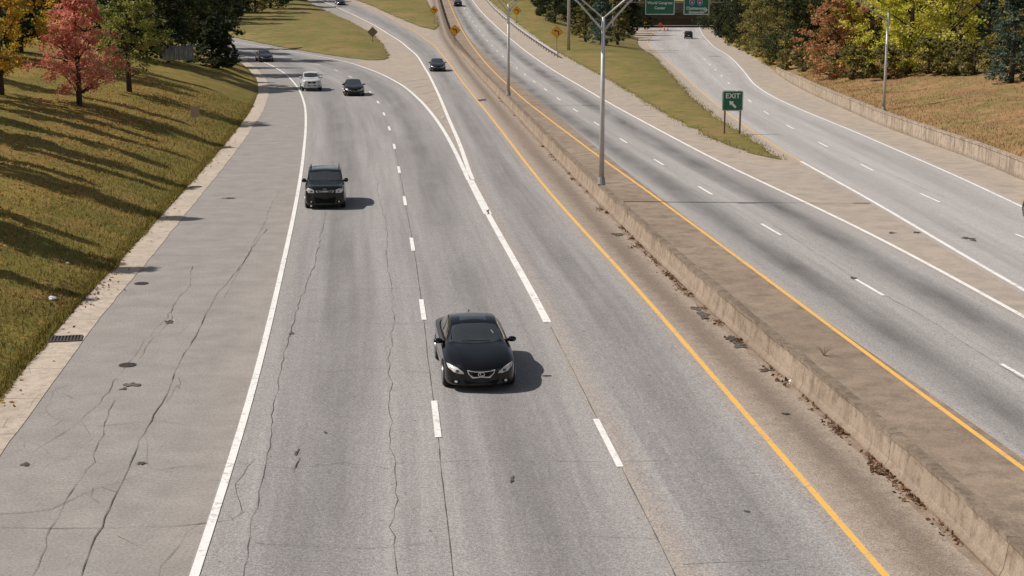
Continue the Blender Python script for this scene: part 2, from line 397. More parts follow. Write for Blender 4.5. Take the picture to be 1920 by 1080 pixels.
i1,p1=island('grass_island',[(436,70),(480,79),(530,89),(590,99),(650,108),(700,114),(724,113),(728,104),(718,84),(697,63),(655,40),(610,20),(580,6),(572,-4),(430,-4),(300,10),(300,40),(380,60)],m_grass2,.5)
i2,p2=island('grass_island',[(655,-4),(700,12),(745,33),(788,50),(815,57),(822,48),(816,30),(805,12),(797,-4)],m_grass2)
i3,p3=island('grass_median',[(1465,300),(1400,286),(1330,258),(1250,215),(1180,172),(1120,137),(1070,110),(1035,92),(1000,66),(960,36),(930,12),(915,-2),('w',6,400),('w',26,400),('w',28,340),(1196,72),(1194,82),(1210,97),(1240,122),(1270,154),(1300,187),(1345,224),(1400,257)],m_grass2,.35)
# ---------------- cracks, and one painted pole shadow
def crackline(pxs,w=.03,jit=.10,step=.5,z=.016,wf=.40):
    w*=wf
    pts=[P(*p).xy for p in pxs]; a=resample(pts,step); n=len(a)
    off=np.cumsum(rng.normal(0,jit*.36,n)); off-=np.linspace(off[0],off[-1],n); off=np.clip(off,-jit*3.5,jit*3.5)
    t=np.gradient(a,axis=0); t/=np.hypot(t[:,0],t[:,1])[:,None]+1e-9
    a=a+np.c_[t[:,1],-t[:,0]]*(off+rng.normal(0,jit*.16,n))[:,None]
    ww=w*(.3+1.3*rng.random(n)**1.5); vs=[];fs=[]
    for i in range(n):
        nx,ny=t[i,1],-t[i,0]
        for sgn in(-.5,.5):
            x=a[i,0]+nx*ww[i]*sgn; y=a[i,1]+ny*ww[i]*sgn; vs.append((x,y,E(x,y)+z*lift(y)))
        if i: k=2*i; fs.append((k-2,k-1,k+1,k))
    return vs,fs
r=RB()
CR=[([(455,1085),(500,850),(560,640),(605,440),(622,300)],.035,.09),([(745,1085),(728,800),(722,600),(716,440),(705,330)],.028,.10),
([(850,1085),(812,741),(788,555),(772,450),(739,270)],.04,.01),([(1268,1085),(1158,866),(1033,614)],.045,.01),([(1000,545),(912,392)],.03,.02),
([(150,1085),(260,830),(330,690),(400,560),(500,430)],.045,.04),([(60,1085),(120,930),(200,800),(215,750)],.03,.15),([(300,1085),(350,1000),(380,980)],.025,.15),
([(0,965),(90,962),(180,915),(300,880),(430,868),(470,872)],.025,.12),([(0,990),(120,993),(330,988),(440,975),(460,960)],.04,.05),([(180,800),(300,790),(370,800),(470,795)],.024,.08),
([(460,870),(560,880),(640,868),(730,880)],.022,.05),([(455,960),(445,900),(480,860)],.028,.12),
([(170,660),(330,655),(480,660)],.022,.04),([(250,690),(270,650),(320,600),(325,570)],.022,.12),([(1035,617),(960,610),(800,606),(720,608)],.022,.04),([(500,600),(720,608)],.022,.04),
([(560,545),(800,540)],.02,.04),([(1110,520),(830,524)],.018,.03),([(740,870),(900,862),(1140,866),(1420,860)],.02,.04),([(1210,375),(1300,373)],.02,.02),  # last entry paints the nearest light pole's cast shadow as a dark line
([(1600,520),(1740,600),(1920,715)],.03,.05),([(1446,420),(1610,528)],.028,.04),([(1560,740),(1600,790),(1650,840)],.02,.05),([(1770,370),(1640,316),(1560,280)],.03,.03),
([(480,1020),(700,1030),(840,1015)],.02,.05),([(860,1000),(1230,1010)],.018,.05),([(1280,1060),(1480,1050)],.018,.04),([(600,700),(700,690),(808,700)],.018,.06),
([(270,480),(440,478)],.025,.04),([(340,420),(500,415)],.022,.04),([(390,345),(560,342)],.022,.04),([(580,330),(750,328)],.02,.03),([(430,280),(570,278)],.022,.03),([(580,440),(760,438)],.02,.03),
([(60,850),(170,770),(260,640),(330,560),(360,500)],.026,.10),([(420,560),(470,460),(520,360)],.022,.06)]
for a,w,j in CR: r.add(crackline(a,w,j))
for k in range(18):
    x,y=random.uniform(30,470),random.uniform(520,1070)
    q=[(x,y)]
    for _ in range(3): x+=random.uniform(-45,45); y+=random.uniform(-40,25); q.append((x,max(y,400)))
    r.add(crackline(q,.016,.10))
r.build('cracks_and_pole_shadow',m_crack_shade)
# tar stains
def stain(px,py,rx,ry,n=26,z=.019,parts=1):
    p=P(px,py); k=(py+30)/10.2; wx=rx/k; wy=ry/((py+30)**2/29592)
    vs=[(p.x,p.y,p.z+z)];fs=[]
    for i in range(n):
        q=2*math.pi*i/n; f=.8+.9*noise.noise((math.cos(q)*1.7+px,math.sin(q)*1.7+py,.5))+.1*random.uniform(-1,1); x=p.x+math.cos(q)*wx*f; y=p.y+math.sin(q)*wy*f; vs.append((x,y,E(x,y)+z))
    for i in range(n): fs.append((0,1+i,1+(i+1)%n))
    return vs,fs
r=RB()
for i,s in enumerate([(245,723,16,5),(232,730,9,3),(1305,580,10,4),(1322,593,12,6),(1312,587,8,9),(1368,635,12,5),(1385,648,14,7),(1378,640,8,10),(1440,695,14,3),(1452,692,6,2),(45,872,12,3),(262,870,10,3),(556,850,3,7),(556,872,1.6,15),(546,626,4,3),(960,902,4,7),(1473,777,7,2),(1815,447,12,2),(1824,451,7,2),(1400,960,8,2),(1600,522,8,3),(316,604,9,3),(1720,437,8,1.5),(915,398,3,6),(1670,437,8,1.5),(610,812,4,2),(430,372,16,1.5),(905,188,12,2),(1160,440,12,3)]):
    r.add(stain(*s,z=.019+i*.0003))
r.build('tar_stains',m_stain)
# ---------------- barrier, wall, guardrail
def sweep(c,prof,s0,s1,step=1.5,zf=None,close=True,wob=0):
    n=max(1,int((s1-s0)/step)); vs=[];fs=[];m=len(prof)
    for i in range(n+1):
        s=s0+(s1-s0)*i/n; base=c.pt(s); e=E(base.x,base.y)
        for o,z in prof:
            p=c.side(s,o+(wob*noise.noise((s*.6,z*3,o))if wob else 0)); vs.append((p.x,p.y,e+z*(zf(s) if zf else 1)+(wob*.8*noise.noise((s*.9,o*4,7)) if z>.7 else 0)))
    for i in range(n):
        for j in range(m): a=i*m+j; b=i*m+(j+1)%m; fs.append((a,a+m,b+m,b))
    fs.append(list(range(m))); fs.append([n*m+j for j in range(m)][::-1])
    return vs,fs
prof=[(0,-.1),(0,.08),(.08,.22),(.13,.68),(.10,.71),(.10,.80),(.34,.80),(.38,.3),(.5,.1),(.5,-.1)]
t=empty('concrete_barrier',(0,0,0),0,'long weathered concrete median barrier between the two carriageways','barrier')
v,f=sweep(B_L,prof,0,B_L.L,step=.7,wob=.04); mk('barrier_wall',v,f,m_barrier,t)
t=empty('retaining_wall',(0,0,0),0,'low stained concrete wall along the right exit ramp shoulder','wall')
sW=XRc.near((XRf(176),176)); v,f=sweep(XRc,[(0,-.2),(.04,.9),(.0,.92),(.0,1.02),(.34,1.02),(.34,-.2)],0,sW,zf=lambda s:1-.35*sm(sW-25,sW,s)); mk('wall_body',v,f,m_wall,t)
def guardrail(c,off,s0,s1,label):
    t=empty('guardrail',(0,0,0),0,label,'guardrail')
    pr=[(0,.45),(.05,.50),(.05,.56),(0,.61),(.05,.67),(.05,.73),(0,.78),(-.03,.73),(-.03,.67),(-.05,.61),(-.03,.56),(-.03,.5)]
    v,f=sweep(c,[(off+o,z+.05) for o,z in pr],s0,s1,2); mk('rail',v,f,m_galv,t)
    s=s0+1
    while s<s1:
        p=c.side(s,off+.12); e=E(p.x,p.y); MB().box((p.x,p.y,e+.35),(.14,.14,.95)).build('post',m_galvd,t); s+=4
guardrail(W2,3.0,W2.near(P(1030,110).xy),W2.L-20,'galvanised guardrail curving along grass median at right of the middle carriageway')
# ---------------- light poles
def pole(x,y,z,top,label,arms=(-1,1),r0=.13,reach=2.3,rise=2.3,single=False,group=None):
    t=empty('light_pole',(x,y,z),0,label,'street light')
    h=top-z
    MB().tube([(0,0,0),(0,0,h)],[r0,r0*.62],12).build('pole',m_galv,t,True)
    MB().box((0,0,.03),(.36,.36,.06)).tube([(0,0,0),(0,0,.35)],[r0*1.5,r0*1.2],12).build('base_plate',m_galvd,t)
    for s in arms:
        a=MB(); P0=[(s*.02,0,h-.6),(s*reach*.5,0,h-.6+rise*.55),(s*reach,0,h-.6+rise*.95)]
        P1=[(0,0,h-.05),(s*reach*.5,0,h-.05+rise*.42),(s*reach,0,h-.6+rise*.95)]
        a.tube(P0,[.05,.045,.04],8); a.tube(P1,[.04,.035,.03],8); a.build('arm',m_galv,t,True)
        MB().box((s*(reach+.35),0,h-.6+rise*.95+.02),(.8,.28,.14)).build('lamp_head',m_galvd,t,bevel=.04)
    return t
def bar_at(Y,off):
    i=np.argmin(abs(B_L.a[:,1]-Y)); return B_L.side(B_L.d[i],off)
q=bar_at(70.8,.22); pole(q.x,q.y,.80,zrow(32,q.y),'tall double-arm galvanised light pole on the median barrier, nearest one')
q=bar_at(127.5,.22); pole(q.x,q.y,.80,zrow(8,q.y),'slim double-arm light pole on the median barrier, farther one',r0=.14)
Y=112; x=at(1657,Y,1); pole(x,Y,T(x,Y)-.05,zrow(24,Y),'single-arm light pole behind the low wall at right',arms=(-1,),r0=.12,reach=3.6,rise=2.2)
p=P(1066,97); t=empty('light_mast',(p.x,p.y,p.z),0,'thick plain grey mast among the median trees','mast')
MB().tube([(0,0,0),(0,0,22)],[.24,.13],12).build('mast_pole',m_galv,t,True); MB().tube([(0,0,21.5),(0,0,22)],[.8,.8],12).build('lamp_ring',m_galvd,t)
# ---------------- text + signs
def text(s,size,mat,parent,loc,name='lettering',bold=.0,rz=0,ex=1):
    cu=bpy.data.curves.new('t','FONT'); cu.body=s; cu.size=size; cu.align_x='CENTER'; cu.align_y='CENTER'; cu.offset=bold*size
    o=bpy.data.objects.new('t',cu); C.objects.link(o); bpy.context.view_layer.update()
    me=bpy.data.meshes.new_from_object(o.evaluated_get(bpy.context.evaluated_depsgraph_get())); bpy.data.objects.remove(o)
    me.name=name; me.materials.clear(); me.materials.append(mat)
    q=bpy.data.objects.new(name,me); C.objects.link(q); q.parent=parent; q.location=loc; q.rotation_euler=(R(90),0,0); q.scale=(ex,1,1); return q
def rounded(w,h,r,n=5):
    out=[]
    for cx,cz,a0 in((w/2-r,h/2-r,0),(-w/2+r,h/2-r,90),(-w/2+r,-h/2+r,180),(w/2-r,-h/2+r,270)):
        for k in range(n+1): a=R(a0+90*k/n); out.append((cx+r*math.cos(a),cz+r*math.sin(a)))
    return out
def board(w,h,parent,zc,name='sign_board',mat=m_green,xc=0,y=0):
    ox=lambda pl:[(a+xc,b+zc) for a,b in pl]
    MB().prism(ox(rounded(w,h,.08*min(w,h)/1.2+.03)),y-.03,y+.03).build(name,mat,parent)
    rim=min(w,h)*.025
    MB().prism(ox(rounded(w-rim*1.4,h-rim*1.4,.1)),y-.034,y-.03).build('border',m_wht,parent); MB().prism(ox(rounded(w-rim*3.4,h-rim*3.4,.08)),y-.038,y-.0345).build('sign_face',mat,parent)
pa=P(1359,252); pb=P(1388,254); Y=pa.y; x0,x1=at(1354,Y,2),at(1393,Y,2)
t=empty('exit_sign',((x0+x1)/2,Y,E(0,Y)+.2),0,'small green EXIT sign with white arrow on two brown posts in the grass median','road sign')
zt,zb=zrow(170,Y)-.2,zrow(208,Y)-.2; w=x1-x0
for px in(1359,1388): MB().box((at(px,Y,1)-(x0+x1)/2,.09,(zt-.15)/2-.1),(.11,.1,zt-.05)).build('post',m_woodp,t)
board(w,zt-zb,t,(zt+zb)/2)
text('EXIT',.46,m_wht,t,(0,-.045,zt-.36),bold=.02,ex=1.05)
zc=zb+.45
def arrow(ang,L,wd,cx,cz,y=-.045,hd=2.6):
    c_,s_=math.cos(ang),math.sin(ang); pl=[(-L/2,-wd/2),(L*.12,-wd/2),(L*.12,-wd*hd/2),(L/2,0),(L*.12,wd*hd/2),(L*.12,wd/2),(-L/2,wd/2)]
    return [(cx+u*c_-v*s_,cz+u*s_+v*c_) for u,v in pl],y
pl,y=arrow(R(135),.62,.15,0,zc); MB().prism(pl,-.044,-.040).build('arrow',m_wht,t)
def diamond(px,pyb,pyc,rad,label,mat=m_sy,mark=1,Y=None,post=m_galvd,rot=0,back=False):
    if Y is None: p=P(px,pyb)
    else: p=Vector((at(px,Y),Y,E(at(px,Y),Y)))
    k=F/(p.y*ct+3*st); hd=rad/k; zc=zrow(pyc,p.y)-p.z
    t=empty('warning_sign',(p.x,p.y,p.z),rot,label,'road sign')
    MB().box((0,.05,(zc+hd*.5)/2),(.09,.07,zc+hd*.5)).build('post',post,t)
    D=lambda q:[(0,zc+q),(-q,zc),(0,zc-q),(q,zc)]
    MB().prism(D(hd),-.02,.01).build('sign_board',mat,t)
    if mark:
        MB().prism(D(hd*.90),-.023,-.0205).build('border',m_blk,t); MB().prism(D(hd*.86),-.026,-.0235).build('sign_face',mat,t)
        m=MB(); w_=hd*.15
        m.prism([(-w_*.1+hd*.22,zc-hd*.44),(hd*.20+w_,zc-hd*.44),(hd*.20+w_,zc+hd*.10),(hd*.05,zc+hd*.26),(-hd*.12,zc+hd*.26),(-hd*.12,zc+hd*.13),(hd*.0,zc+hd*.13),(hd*.2,zc-hd*.02)],-.029,-.0265)
        m.prism([(-hd*.12,zc+hd*.40),(-hd*.12,zc+hd*.0),(-hd*.44,zc+hd*.2)],-.029,-.0265); m.build('arrow',m_blk,t)
    return t
diamond(853,85,57,11,'yellow left-curve warning sign above the barrier, lowest of the pair at its far end')
diamond(814,46,19,8.5,'small yellow warning sign at the tip of the far grass island')
diamond(969,50,20,9,'yellow warning sign behind the far guardrail, next to the upper road')
diamond(1044,98,60,12,'yellow left-curve warning sign at the near end of the guardrail')
diamond(699,84,60,10,'weathered brown back of a diamond sign beside the left grass island',mat=m_brown,mark=0,post=m_woodp,rot=.15)
Y=101; x=at(366,Y,1.2); z=T(x,Y); t=empty('small_sign',(x,Y,z-.05),.2,'small blank tan sign on a thin post on the left grass bank','road sign')
zt=zrow(198,Y)-z; MB().box((0,.04,zt/2),(.06,.06,zt)).build('post',m_galvd,t); MB().box((0,0,zt-.35),(.55,.03,.72)).build('sign_board',plain('tan_sign_back',(.42,.32,.22),.7),t,bevel=.01)
# overhead signs
Y=335
t=empty('sign_gantry',(at(1262,Y),Y,0),0,'steel overhead gantry spanning the exit ramp before the bridge','gantry'); cx=at(1262,Y)
xa,xb=at(1150,Y)-cx,at(1372,Y)-cx
for z in(6.1,7.6):
    for yy in(.3,1.2): MB().tube([(xa,yy,z),(xb,yy,z)],.1,6).build('truss_chord',m_galvd,t)
tr=MB(); n=18
for i in range(n): 
    u0=xa+(xb-xa)*i/n;u1=xa+(xb-xa)*(i+1)/n; tr.tube([(u0,.3,6.1 if i%2 else 7.6),(u1,.3,7.6 if i%2 else 6.1)],.05,5)
tr.build('truss_web',m_galvd,t)
for u in(xa,xb): MB().tube([(u,.75,-2.2),(u,.75,7.8)],.22,8).build('upright',m_galvd,t)
def big(px0,px1,lines,label,shields=False):
    x0,x1=at(px0,Y,4),at(px1,Y,4); w=x1-x0; zb=zrow(28,Y); zt=zrow(-16,Y); h=zt-zb
    s=empty('overhead_sign',((x0+x1)/2,Y-.15,zb),0,label,'road sign'); board(w,h,s,h/2)
    for txt,py,sz in lines: text(txt,sz,m_wht,s,(0,-.05,zrow(py,Y)-zb),bold=.015)
    return s,w,h,zb
s,w,h,zb=big(1209,1265,[('World Congress',5.5,.80),('Center',15,.82)],'green overhead sign reading World Congress Center, left of the two')
s,w,h,zb=big(1281,1330,[('Chattanooga',15.5,.86),('Greenville',23,.8)],'green overhead sign with two route shields and Chattanooga, right of the two')
for sx,nn in((-1.0,'75'),(.75,'85')):
    zc=zrow(4.5,Y)-zb; sh=[(-.5,.35),(-.3,.5),(0,.43),(.3,.5),(.5,.35),(.55,-.05),(.35,-.4),(0,-.62),(-.35,-.4),(-.55,-.05)]
    MB().prism([(sx+a*1.1,zc+b*1.1) for a,b in sh][::-1],-.046,-.042).build('shield_border',m_wht,s)
    MB().prism([(sx+a,zc+b) for a,b in sh][::-1],-.050,-.047).build('shield',m_blue,s)
    MB().prism([(sx-.42,zc+.3),(sx+.42,zc+.3),(sx+.3,zc+.46),(sx-.3,zc+.46)],-.054,-.051).build('shield_top',m_red,s)
    text(nn,.6,m_wht,s,(sx,-.058,zc-.1),bold=.02)
pl,_=arrow(R(45),.9,.2,2.1,.9); MB().prism(pl,-.046,-.042).build('arrow',m_wht,s)
# bridge over the ramp
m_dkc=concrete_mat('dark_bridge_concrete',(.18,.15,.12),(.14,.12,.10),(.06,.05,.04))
Y=425; xa,xb=at(1165,Y),at(1400,Y); t=empty('overpass_bridge',((xa+xb)/2,Y,-1.8),0,'dark concrete overpass behind the green overhead signs','bridge'); hw=(xb-xa)/2
MB().box((0,10,5.6),(hw*2+30,20,1.4)).build('deck',m_dkc,t); MB().box((0,-.2,6.75),(hw*2+30,.3,.9)).build('parapet',m_dkc,t)
for s in(-1,1): MB().box((s*(hw-3),10,2.2),(6,19,5.4)).build('abutment',m_dkc,t)
for k in range(6): MB().box((0,1+k*3.5,4.5),(hw*2-8,.5,.8)).build('girder',m_dkc,t)
MB().box((0,24,2.5),(hw*2,1,7)).build('rear_wall',m_dkc,t)
diamond(1210,57,44,4.5,'tiny yellow warning sign left of the overpass opening',Y=405)
diamond(1238,57,46,4.5,'small orange work sign in the overpass opening',mat=m_or,mark=0,Y=400)
for i,px in enumerate((1246,1252)):
    x=at(px,398); t=empty('traffic_cone',(x,398,E(x,398)),0,['orange traffic cone beside the small orange work sign','orange traffic cone farther right of the orange work sign'][i],'cone')
    MB().tube([(0,0,.03),(0,0,.95)],[.24,.06],10).build('cone_body',m_or,t); MB().box((0,0,.02),(.55,.55,.04)).build('cone_base',m_blk,t)
# ---------------- grates, manholes, litter
def manhole(px,py,label,r=.33):
    p=P(px,py); t=empty('manhole_cover',(p.x,p.y,p.z),0,label,'manhole cover')
    m=MB(); m.tube([(0,0,0),(0,0,.02)],[r,r],24); m.build('cover_plate',m_iron,t)
    m=MB()
    for k in range(7): m.box((0,(k-3)*r*.24,.023),(r*2*math.sqrt(max(.05,1-((k-3)*.24)**2))*.9,.03,.006))
    m.build('cover_ribs',m_iron,t)
manhole(265,532,'round iron manhole cover on the left shoulder, middle one',.24); manhole(239,685,'round iron manhole cover near the dark tar patch',.23); manhole(366,351,'round iron cover beside the gutter, farthest one',.35)
p=P(115,637); t=empty('storm_drain',(p.x,p.y,p.z),R(12),'rusty barred storm drain grate set in the gutter','drain')
MB().box((0,0,.005),(1.05,.62,.03)).build('drain_pit',m_blk,t); fr=MB(); 
for s in(-1,1): fr.box((0,s*.33,.03),(1.15,.06,.03)); fr.box((s*.55,0,.03),(.06,.62,.029))
fr.build('frame',m_iron,t)
for k in range(11): MB().box((-.46+k*.092,0,.032),(.035,.6,.025)).build('bar',m_iron,t)
def crumple(px,py,s,label,zoff=0):
    p=P(px,py); z=T(p.x,p.y) if p.x<XLf(p.y) else p.z
    bm=bmesh.new(); bmesh.ops.create_icosphere(bm,subdivisions=3,radius=s)
    for v in bm.verts:
        n=noise.noise(v.co*9/s*.3)+.6*noise.noise(v.co*25/s*.3); v.co*=1+.5*n; v.co.z=max(0,v.co.z*.6+s*.35)
    me=bpy.data.meshes.new('litter'); bm.to_mesh(me); bm.free(); me.materials.append(m_litter)
    o=bpy.data.objects.new('litter',me); C.objects.link(o); o.location=(p.x,p.y,z+zoff); tag(o,label,'litter')
crumple(1494,722,.16,'white plastic bag lying at the foot of the median barrier')
crumple(100,577,.11,'white crumpled litter on the grass beside the dirt patch')
crumple(128,518,.07,'tiny white scrap on the grass above the other litter')
# ---------------- loose leaf debris / grass tufts
def npmesh(name,V,nf,k,mat,parent=None,rnd=None,kind=None):
    me=bpy.data.meshes.new(name); n=len(V); me.vertices.add(n); me.vertices.foreach_set('co',V.astype(np.float32).ravel())
    me.loops.add(nf*k); me.loops.foreach_set('vertex_index',np.arange(nf*k,dtype=np.int32)); me.polygons.add(nf)
    me.polygons.foreach_set('loop_start',np.arange(0,nf*k,k,dtype=np.int32)); me.polygons.foreach_set('loop_total',np.full(nf,k,dtype=np.int32)); me.update(calc_edges=True)
    if rnd is not None: a=me.attributes.new('rnd','FLOAT','FACE'); a.data.foreach_set('value',rnd.astype(np.float32))
    me.materials.append(mat); o=bpy.data.objects.new(name,me); C.objects.link(o); o.parent=parent
    if kind:o['kind']=kind
    return o
def quads(cen,size,flat=1.0):
    n=len(cen); a=rng.normal(size=(n,3)); a[:,2]*=flat; a/=np.linalg.norm(a,axis=1)[:,None]
    b=rng.normal(size=(n,3)); b[:,2]*=flat; b-=a*(a*b).sum(1)[:,None]; b/=np.linalg.norm(b,axis=1)[:,None]+1e-9
    s=(size*(.6+.8*rng.random(n)))[:,None]
    V=np.stack([cen-a*s*.6,cen-b*s*.36,cen+a*s*.6,cen+b*s*.36],1); return V.reshape(-1,3)
m_dead=leaf_mat('dead_leaves',(.10,.05,.03),(.17,.09,.045),(.28,.16,.08))
m_fall=leaf_mat('fallen_leaves',(.30,.10,.03),(.42,.20,.06),(.5,.32,.12))
m_blade=leaf_mat('grass_blades',(.12,.11,.02),(.22,.18,.04),(.38,.29,.09))
cen=[]
for _ in range(62):
    s=random.uniform(5,150) if random.random()<.4 else random.uniform(18,60); o=-random.expovariate(6); k=random.randint(3,30); big_=random.uniform(.08,.4)
    for _ in range(k):
        p=B_L.side(min(max(0,s+random.gauss(0,big_)),B_L.L),min(-.02,o*.4+random.gauss(-.05,.09))); cen.append((p.x,p.y,E(p.x,p.y)+random.uniform(.02,.09)))
pd_=P(140,560)
for _ in range(600):
    x=pd_.x+random.gauss(-.2,.45); y=pd_.y+random.gauss(0,1.8); z=T(x,y) if x<XLf(y) else E(x,y)+.01; cen.append((x,y,z+.03))
npmesh('dry_leaf_debris',quads(np.array(cen),.085,.6),len(cen),4,m_dead,rnd=rng.random(len(cen)),kind='stuff')
cen=[]
for _ in range(260):
    s=random.uniform(15,110); o=random.gauss(.1,.25); p=XLc.side(s,o); z=T(p.x,p.y) if o<0 else E(p.x,p.y); cen.append((p.x,p.y,z+.03))
for _ in range(4500):
    y=random.uniform(50,125); s=abs(random.gauss(0,1))*5+3; x=XLf(y)-s; cen.append((x,y,T(x,y)+.06))
npmesh('fallen_leaves',quads(np.array(cen),.12,.4),len(cen),4,m_fall,rnd=rng.random(len(cen)),kind='stuff')
def blades(pts,h):
    n=len(pts); pts=np.array(pts); a=rng.random(n)*6.283; w=h*.16
    d=np.c_[np.cos(a),np.sin(a),np.zeros(n)]; hh=h*(.5+rng.random(n))[:,None]; lean=rng.normal(0,.35,(n,3))*hh; lean[:,2]=0
    V=np.stack([pts-d*w,pts+d*w,pts+lean+np.array([0,0,1])*hh],1); return V.reshape(-1,3)
pts=[]
for _ in range(46000):
    y=28+100*random.random()**1.3; s=random.expovariate(.22); 
    if random.random()<.22: s=random.uniform(-.06-.22*max(0,noise.noise((y*.4,0,0))),.3)
    x=XLf(y)-s; pts.append((x,y,T(x,y) if s>0 else E(x,y)))
for poly,n,ym in((p3,12000,230),(p1,2500,300),(p2,1200,330)):
    L=[Vector(q) for q in poly]
    for _ in range(n):
        i=random.randrange(len(L)); q=L[i].lerp(L[i-1],random.random())
        if q.y>ym: continue
        q=q+Vector((random.gauss(0,.22),random.gauss(0,.22))); pts.append((q.x,q.y,E(q.x,q.y)+.02))
V=blades(pts,.13); npmesh('grass_tufts',V,len(pts),3,m_blade,rnd=rng.random(len(pts)),kind='stuff')
pts=[]
for _ in range(9000):
    y=random.uniform(75,160); s=random.expovariate(.2)+.1; x=XRf(y)+.35+s; pts.append((x,y,T(x,y)))
m_dblade=leaf_mat('dry_grass_blades',(.16,.14,.045),(.30,.20,.08),(.42,.25,.12))
V=blades(pts,.16); npmesh('dry_grass_tufts',V,len(pts),3,m_dblade,rnd=rng.random(len(pts)),kind='stuff')
p=P(1545,668); t=MB()
for k in range(26):
    a=random.uniform(0,6.28); l=random.uniform(.25,.45); t.tube([(0,0,0),(math.cos(a)*l*.4,math.sin(a)*l*.4,l*.6),(math.cos(a+.3)*l*.8,math.sin(a+.3)*l*.8,l*.7)],[.004,.003,.002],4)
o=t.build('dry_weed',m_woodp); o.location=p; tag(o,'dry leafless weed growing behind the median barrier','weed')
# ---------------- trees
def prof_r(kind,t):
    if kind=='oval': return math.sin(math.pi*min(1,t**.75*.93+.07))**.7
    if kind=='cone': return (1-t)**.85*min(1,.35+t*7)
    if kind=='flame': return (1-t)**.65*min(1,.35+t*3.0)
    return (1-abs(2*t-.85)**2.6*.62) if t<.93 else .4
CROWNS={}
def crown_mesh(key,kind,h,Rr,base,ncl,nleaf,leaf,mat,cr=.20,seed=0):
    rs=np.random.default_rng(seed); cen=[];rad=[];cv=[]
    for i in range(ncl):
        t=rs.random()**.9; a=rs.random()*6.283; pr=prof_r(kind,t)*Rr*(.7+.5*rs.random()+.25*math.sin(a*2+seed))
        q=rs.random()**.45*pr
        if kind=='cone': q=pr*(.45+.5*rs.random())
        z=base+(h-base)*t
        cen.append((math.cos(a)*q,math.sin(a)*q,z-(.12*q if kind=='cone' else 0))); rad.append(max(.16,Rr*(cr if kind!='cone' else .13)*(.5+.9*rs.random())*(1-.45*t))); cv.append(rs.random())
    idx=rs.integers(0,ncl,nleaf); cen=np.array(cen);rad=np.array(rad);cv=np.array(cv)
    g=rs.normal(size=(nleaf,3)); g/=np.linalg.norm(g,axis=1)[:,None]; g*=(rs.random(nleaf)**.5)[:,None]*(1.1+.9*(rs.random(nleaf)**4))[:,None]; g[:,2]*=(.45 if kind=='cone' else .7)
    p=cen[idx]+g*rad[idx][:,None]
    rnd=np.clip(cv[idx]*.6+rs.random(nleaf)*.45-.02,0,1)
    V=quads(p,leaf,.8); o=npmesh('crown',V,nleaf,4,mat,rnd=rnd); me=o.data; bpy.data.objects.remove(o)
    m=MB(); tk=h*.015+.04; m.tube([(0,0,-.3),(.03,0,h*.3),(-.02,.03,h*.6),(0,0,h*.92)],[tk*1.3,tk,tk*.6,tk*.15],8)
    for i in range(20 if kind!='cone' else 8):
        c=cen[rs.integers(0,ncl)]; z0=max(base*.8,c[2]-abs(c[0])*.9-.3); z0=min(z0,h*.85)
        m.tube([(0,0,z0),(c[0]*.5,c[1]*.5,(z0+c[2])*.5+.05),tuple(c)],[tk*.42,tk*.28,tk*.08],5)
    to=m.build('trunk',m_bark,None,True); tm=to.data; bpy.data.objects.remove(to)
    CROWNS[key]=(me,tm,h)
lm={'red':leaf_mat('red_leaves',(.46,.13,.09),(.70,.28,.20),(.82,.46,.32),.45),'gold':leaf_mat('gold_leaves',(.22,.20,.03),(.60,.42,.05),(.75,.38,.07)),
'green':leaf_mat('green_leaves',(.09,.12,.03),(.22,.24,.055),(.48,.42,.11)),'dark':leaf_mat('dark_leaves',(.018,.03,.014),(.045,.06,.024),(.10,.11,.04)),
'olive':leaf_mat('olive_leaves',(.08,.085,.03),(.18,.17,.05),(.36,.28,.09)),'rust':leaf_mat('rust_leaves',(.26,.12,.05),(.46,.24,.11),(.56,.34,.17)),
'lime':leaf_mat('lime_leaves',(.28,.30,.035),(.60,.57,.08),(.80,.72,.18),.48),'spruce':leaf_mat('spruce_needles',(.04,.07,.05),(.09,.135,.10),(.19,.24,.19)),'mix':leaf_mat('mixed_leaves',(.09,.09,.02),(.30,.16,.04),(.45,.20,.06))}
crown_mesh('red','flame',7.2,2.9,.9,210,13000,.13,lm['red'],.15,seed=1)
crown_mesh('gold','oval',9,3.0,1.5,150,9000,.18,lm['gold'],.16,seed=2)
crown_mesh('green','oval',7.6,2.9,1.3,180,11000,.15,lm['green'],.15,seed=3)
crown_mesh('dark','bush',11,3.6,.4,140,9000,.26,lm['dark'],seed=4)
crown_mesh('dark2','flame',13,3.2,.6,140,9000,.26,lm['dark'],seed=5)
crown_mesh('olive','bush',11,3.4,.3,170,11000,.20,lm['olive'],.17,seed=6)
crown_mesh('rust','bush',9,2.9,.2,160,11000,.18,lm['rust'],.17,seed=7)
crown_mesh('lime','bush',11,3.6,.3,190,12500,.20,lm['lime'],.16,seed=8)
crown_mesh('lime2','oval',11,3.7,.3,190,12500,.20,lm['lime'],.16,seed=18)
crown_mesh('spruce','cone',10,2.6,.3,260,12000,.18,lm['spruce'],seed=9)
crown_mesh('pine','cone',12,2.6,.8,260,9000,.25,lm['olive'],seed=10)
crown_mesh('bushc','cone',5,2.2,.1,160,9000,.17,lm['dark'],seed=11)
crown_mesh('thin','oval',14,1.3,1.0,100,8000,.22,lm['mix'],.32,seed=12)
crown_mesh('thin2','flame',14,2.1,2.5,90,8000,.24,lm['mix'],.24,seed=21)
crown_mesh('shrub','bush',3.2,1.9,.0,60,4500,.18,lm['olive'],seed=13)
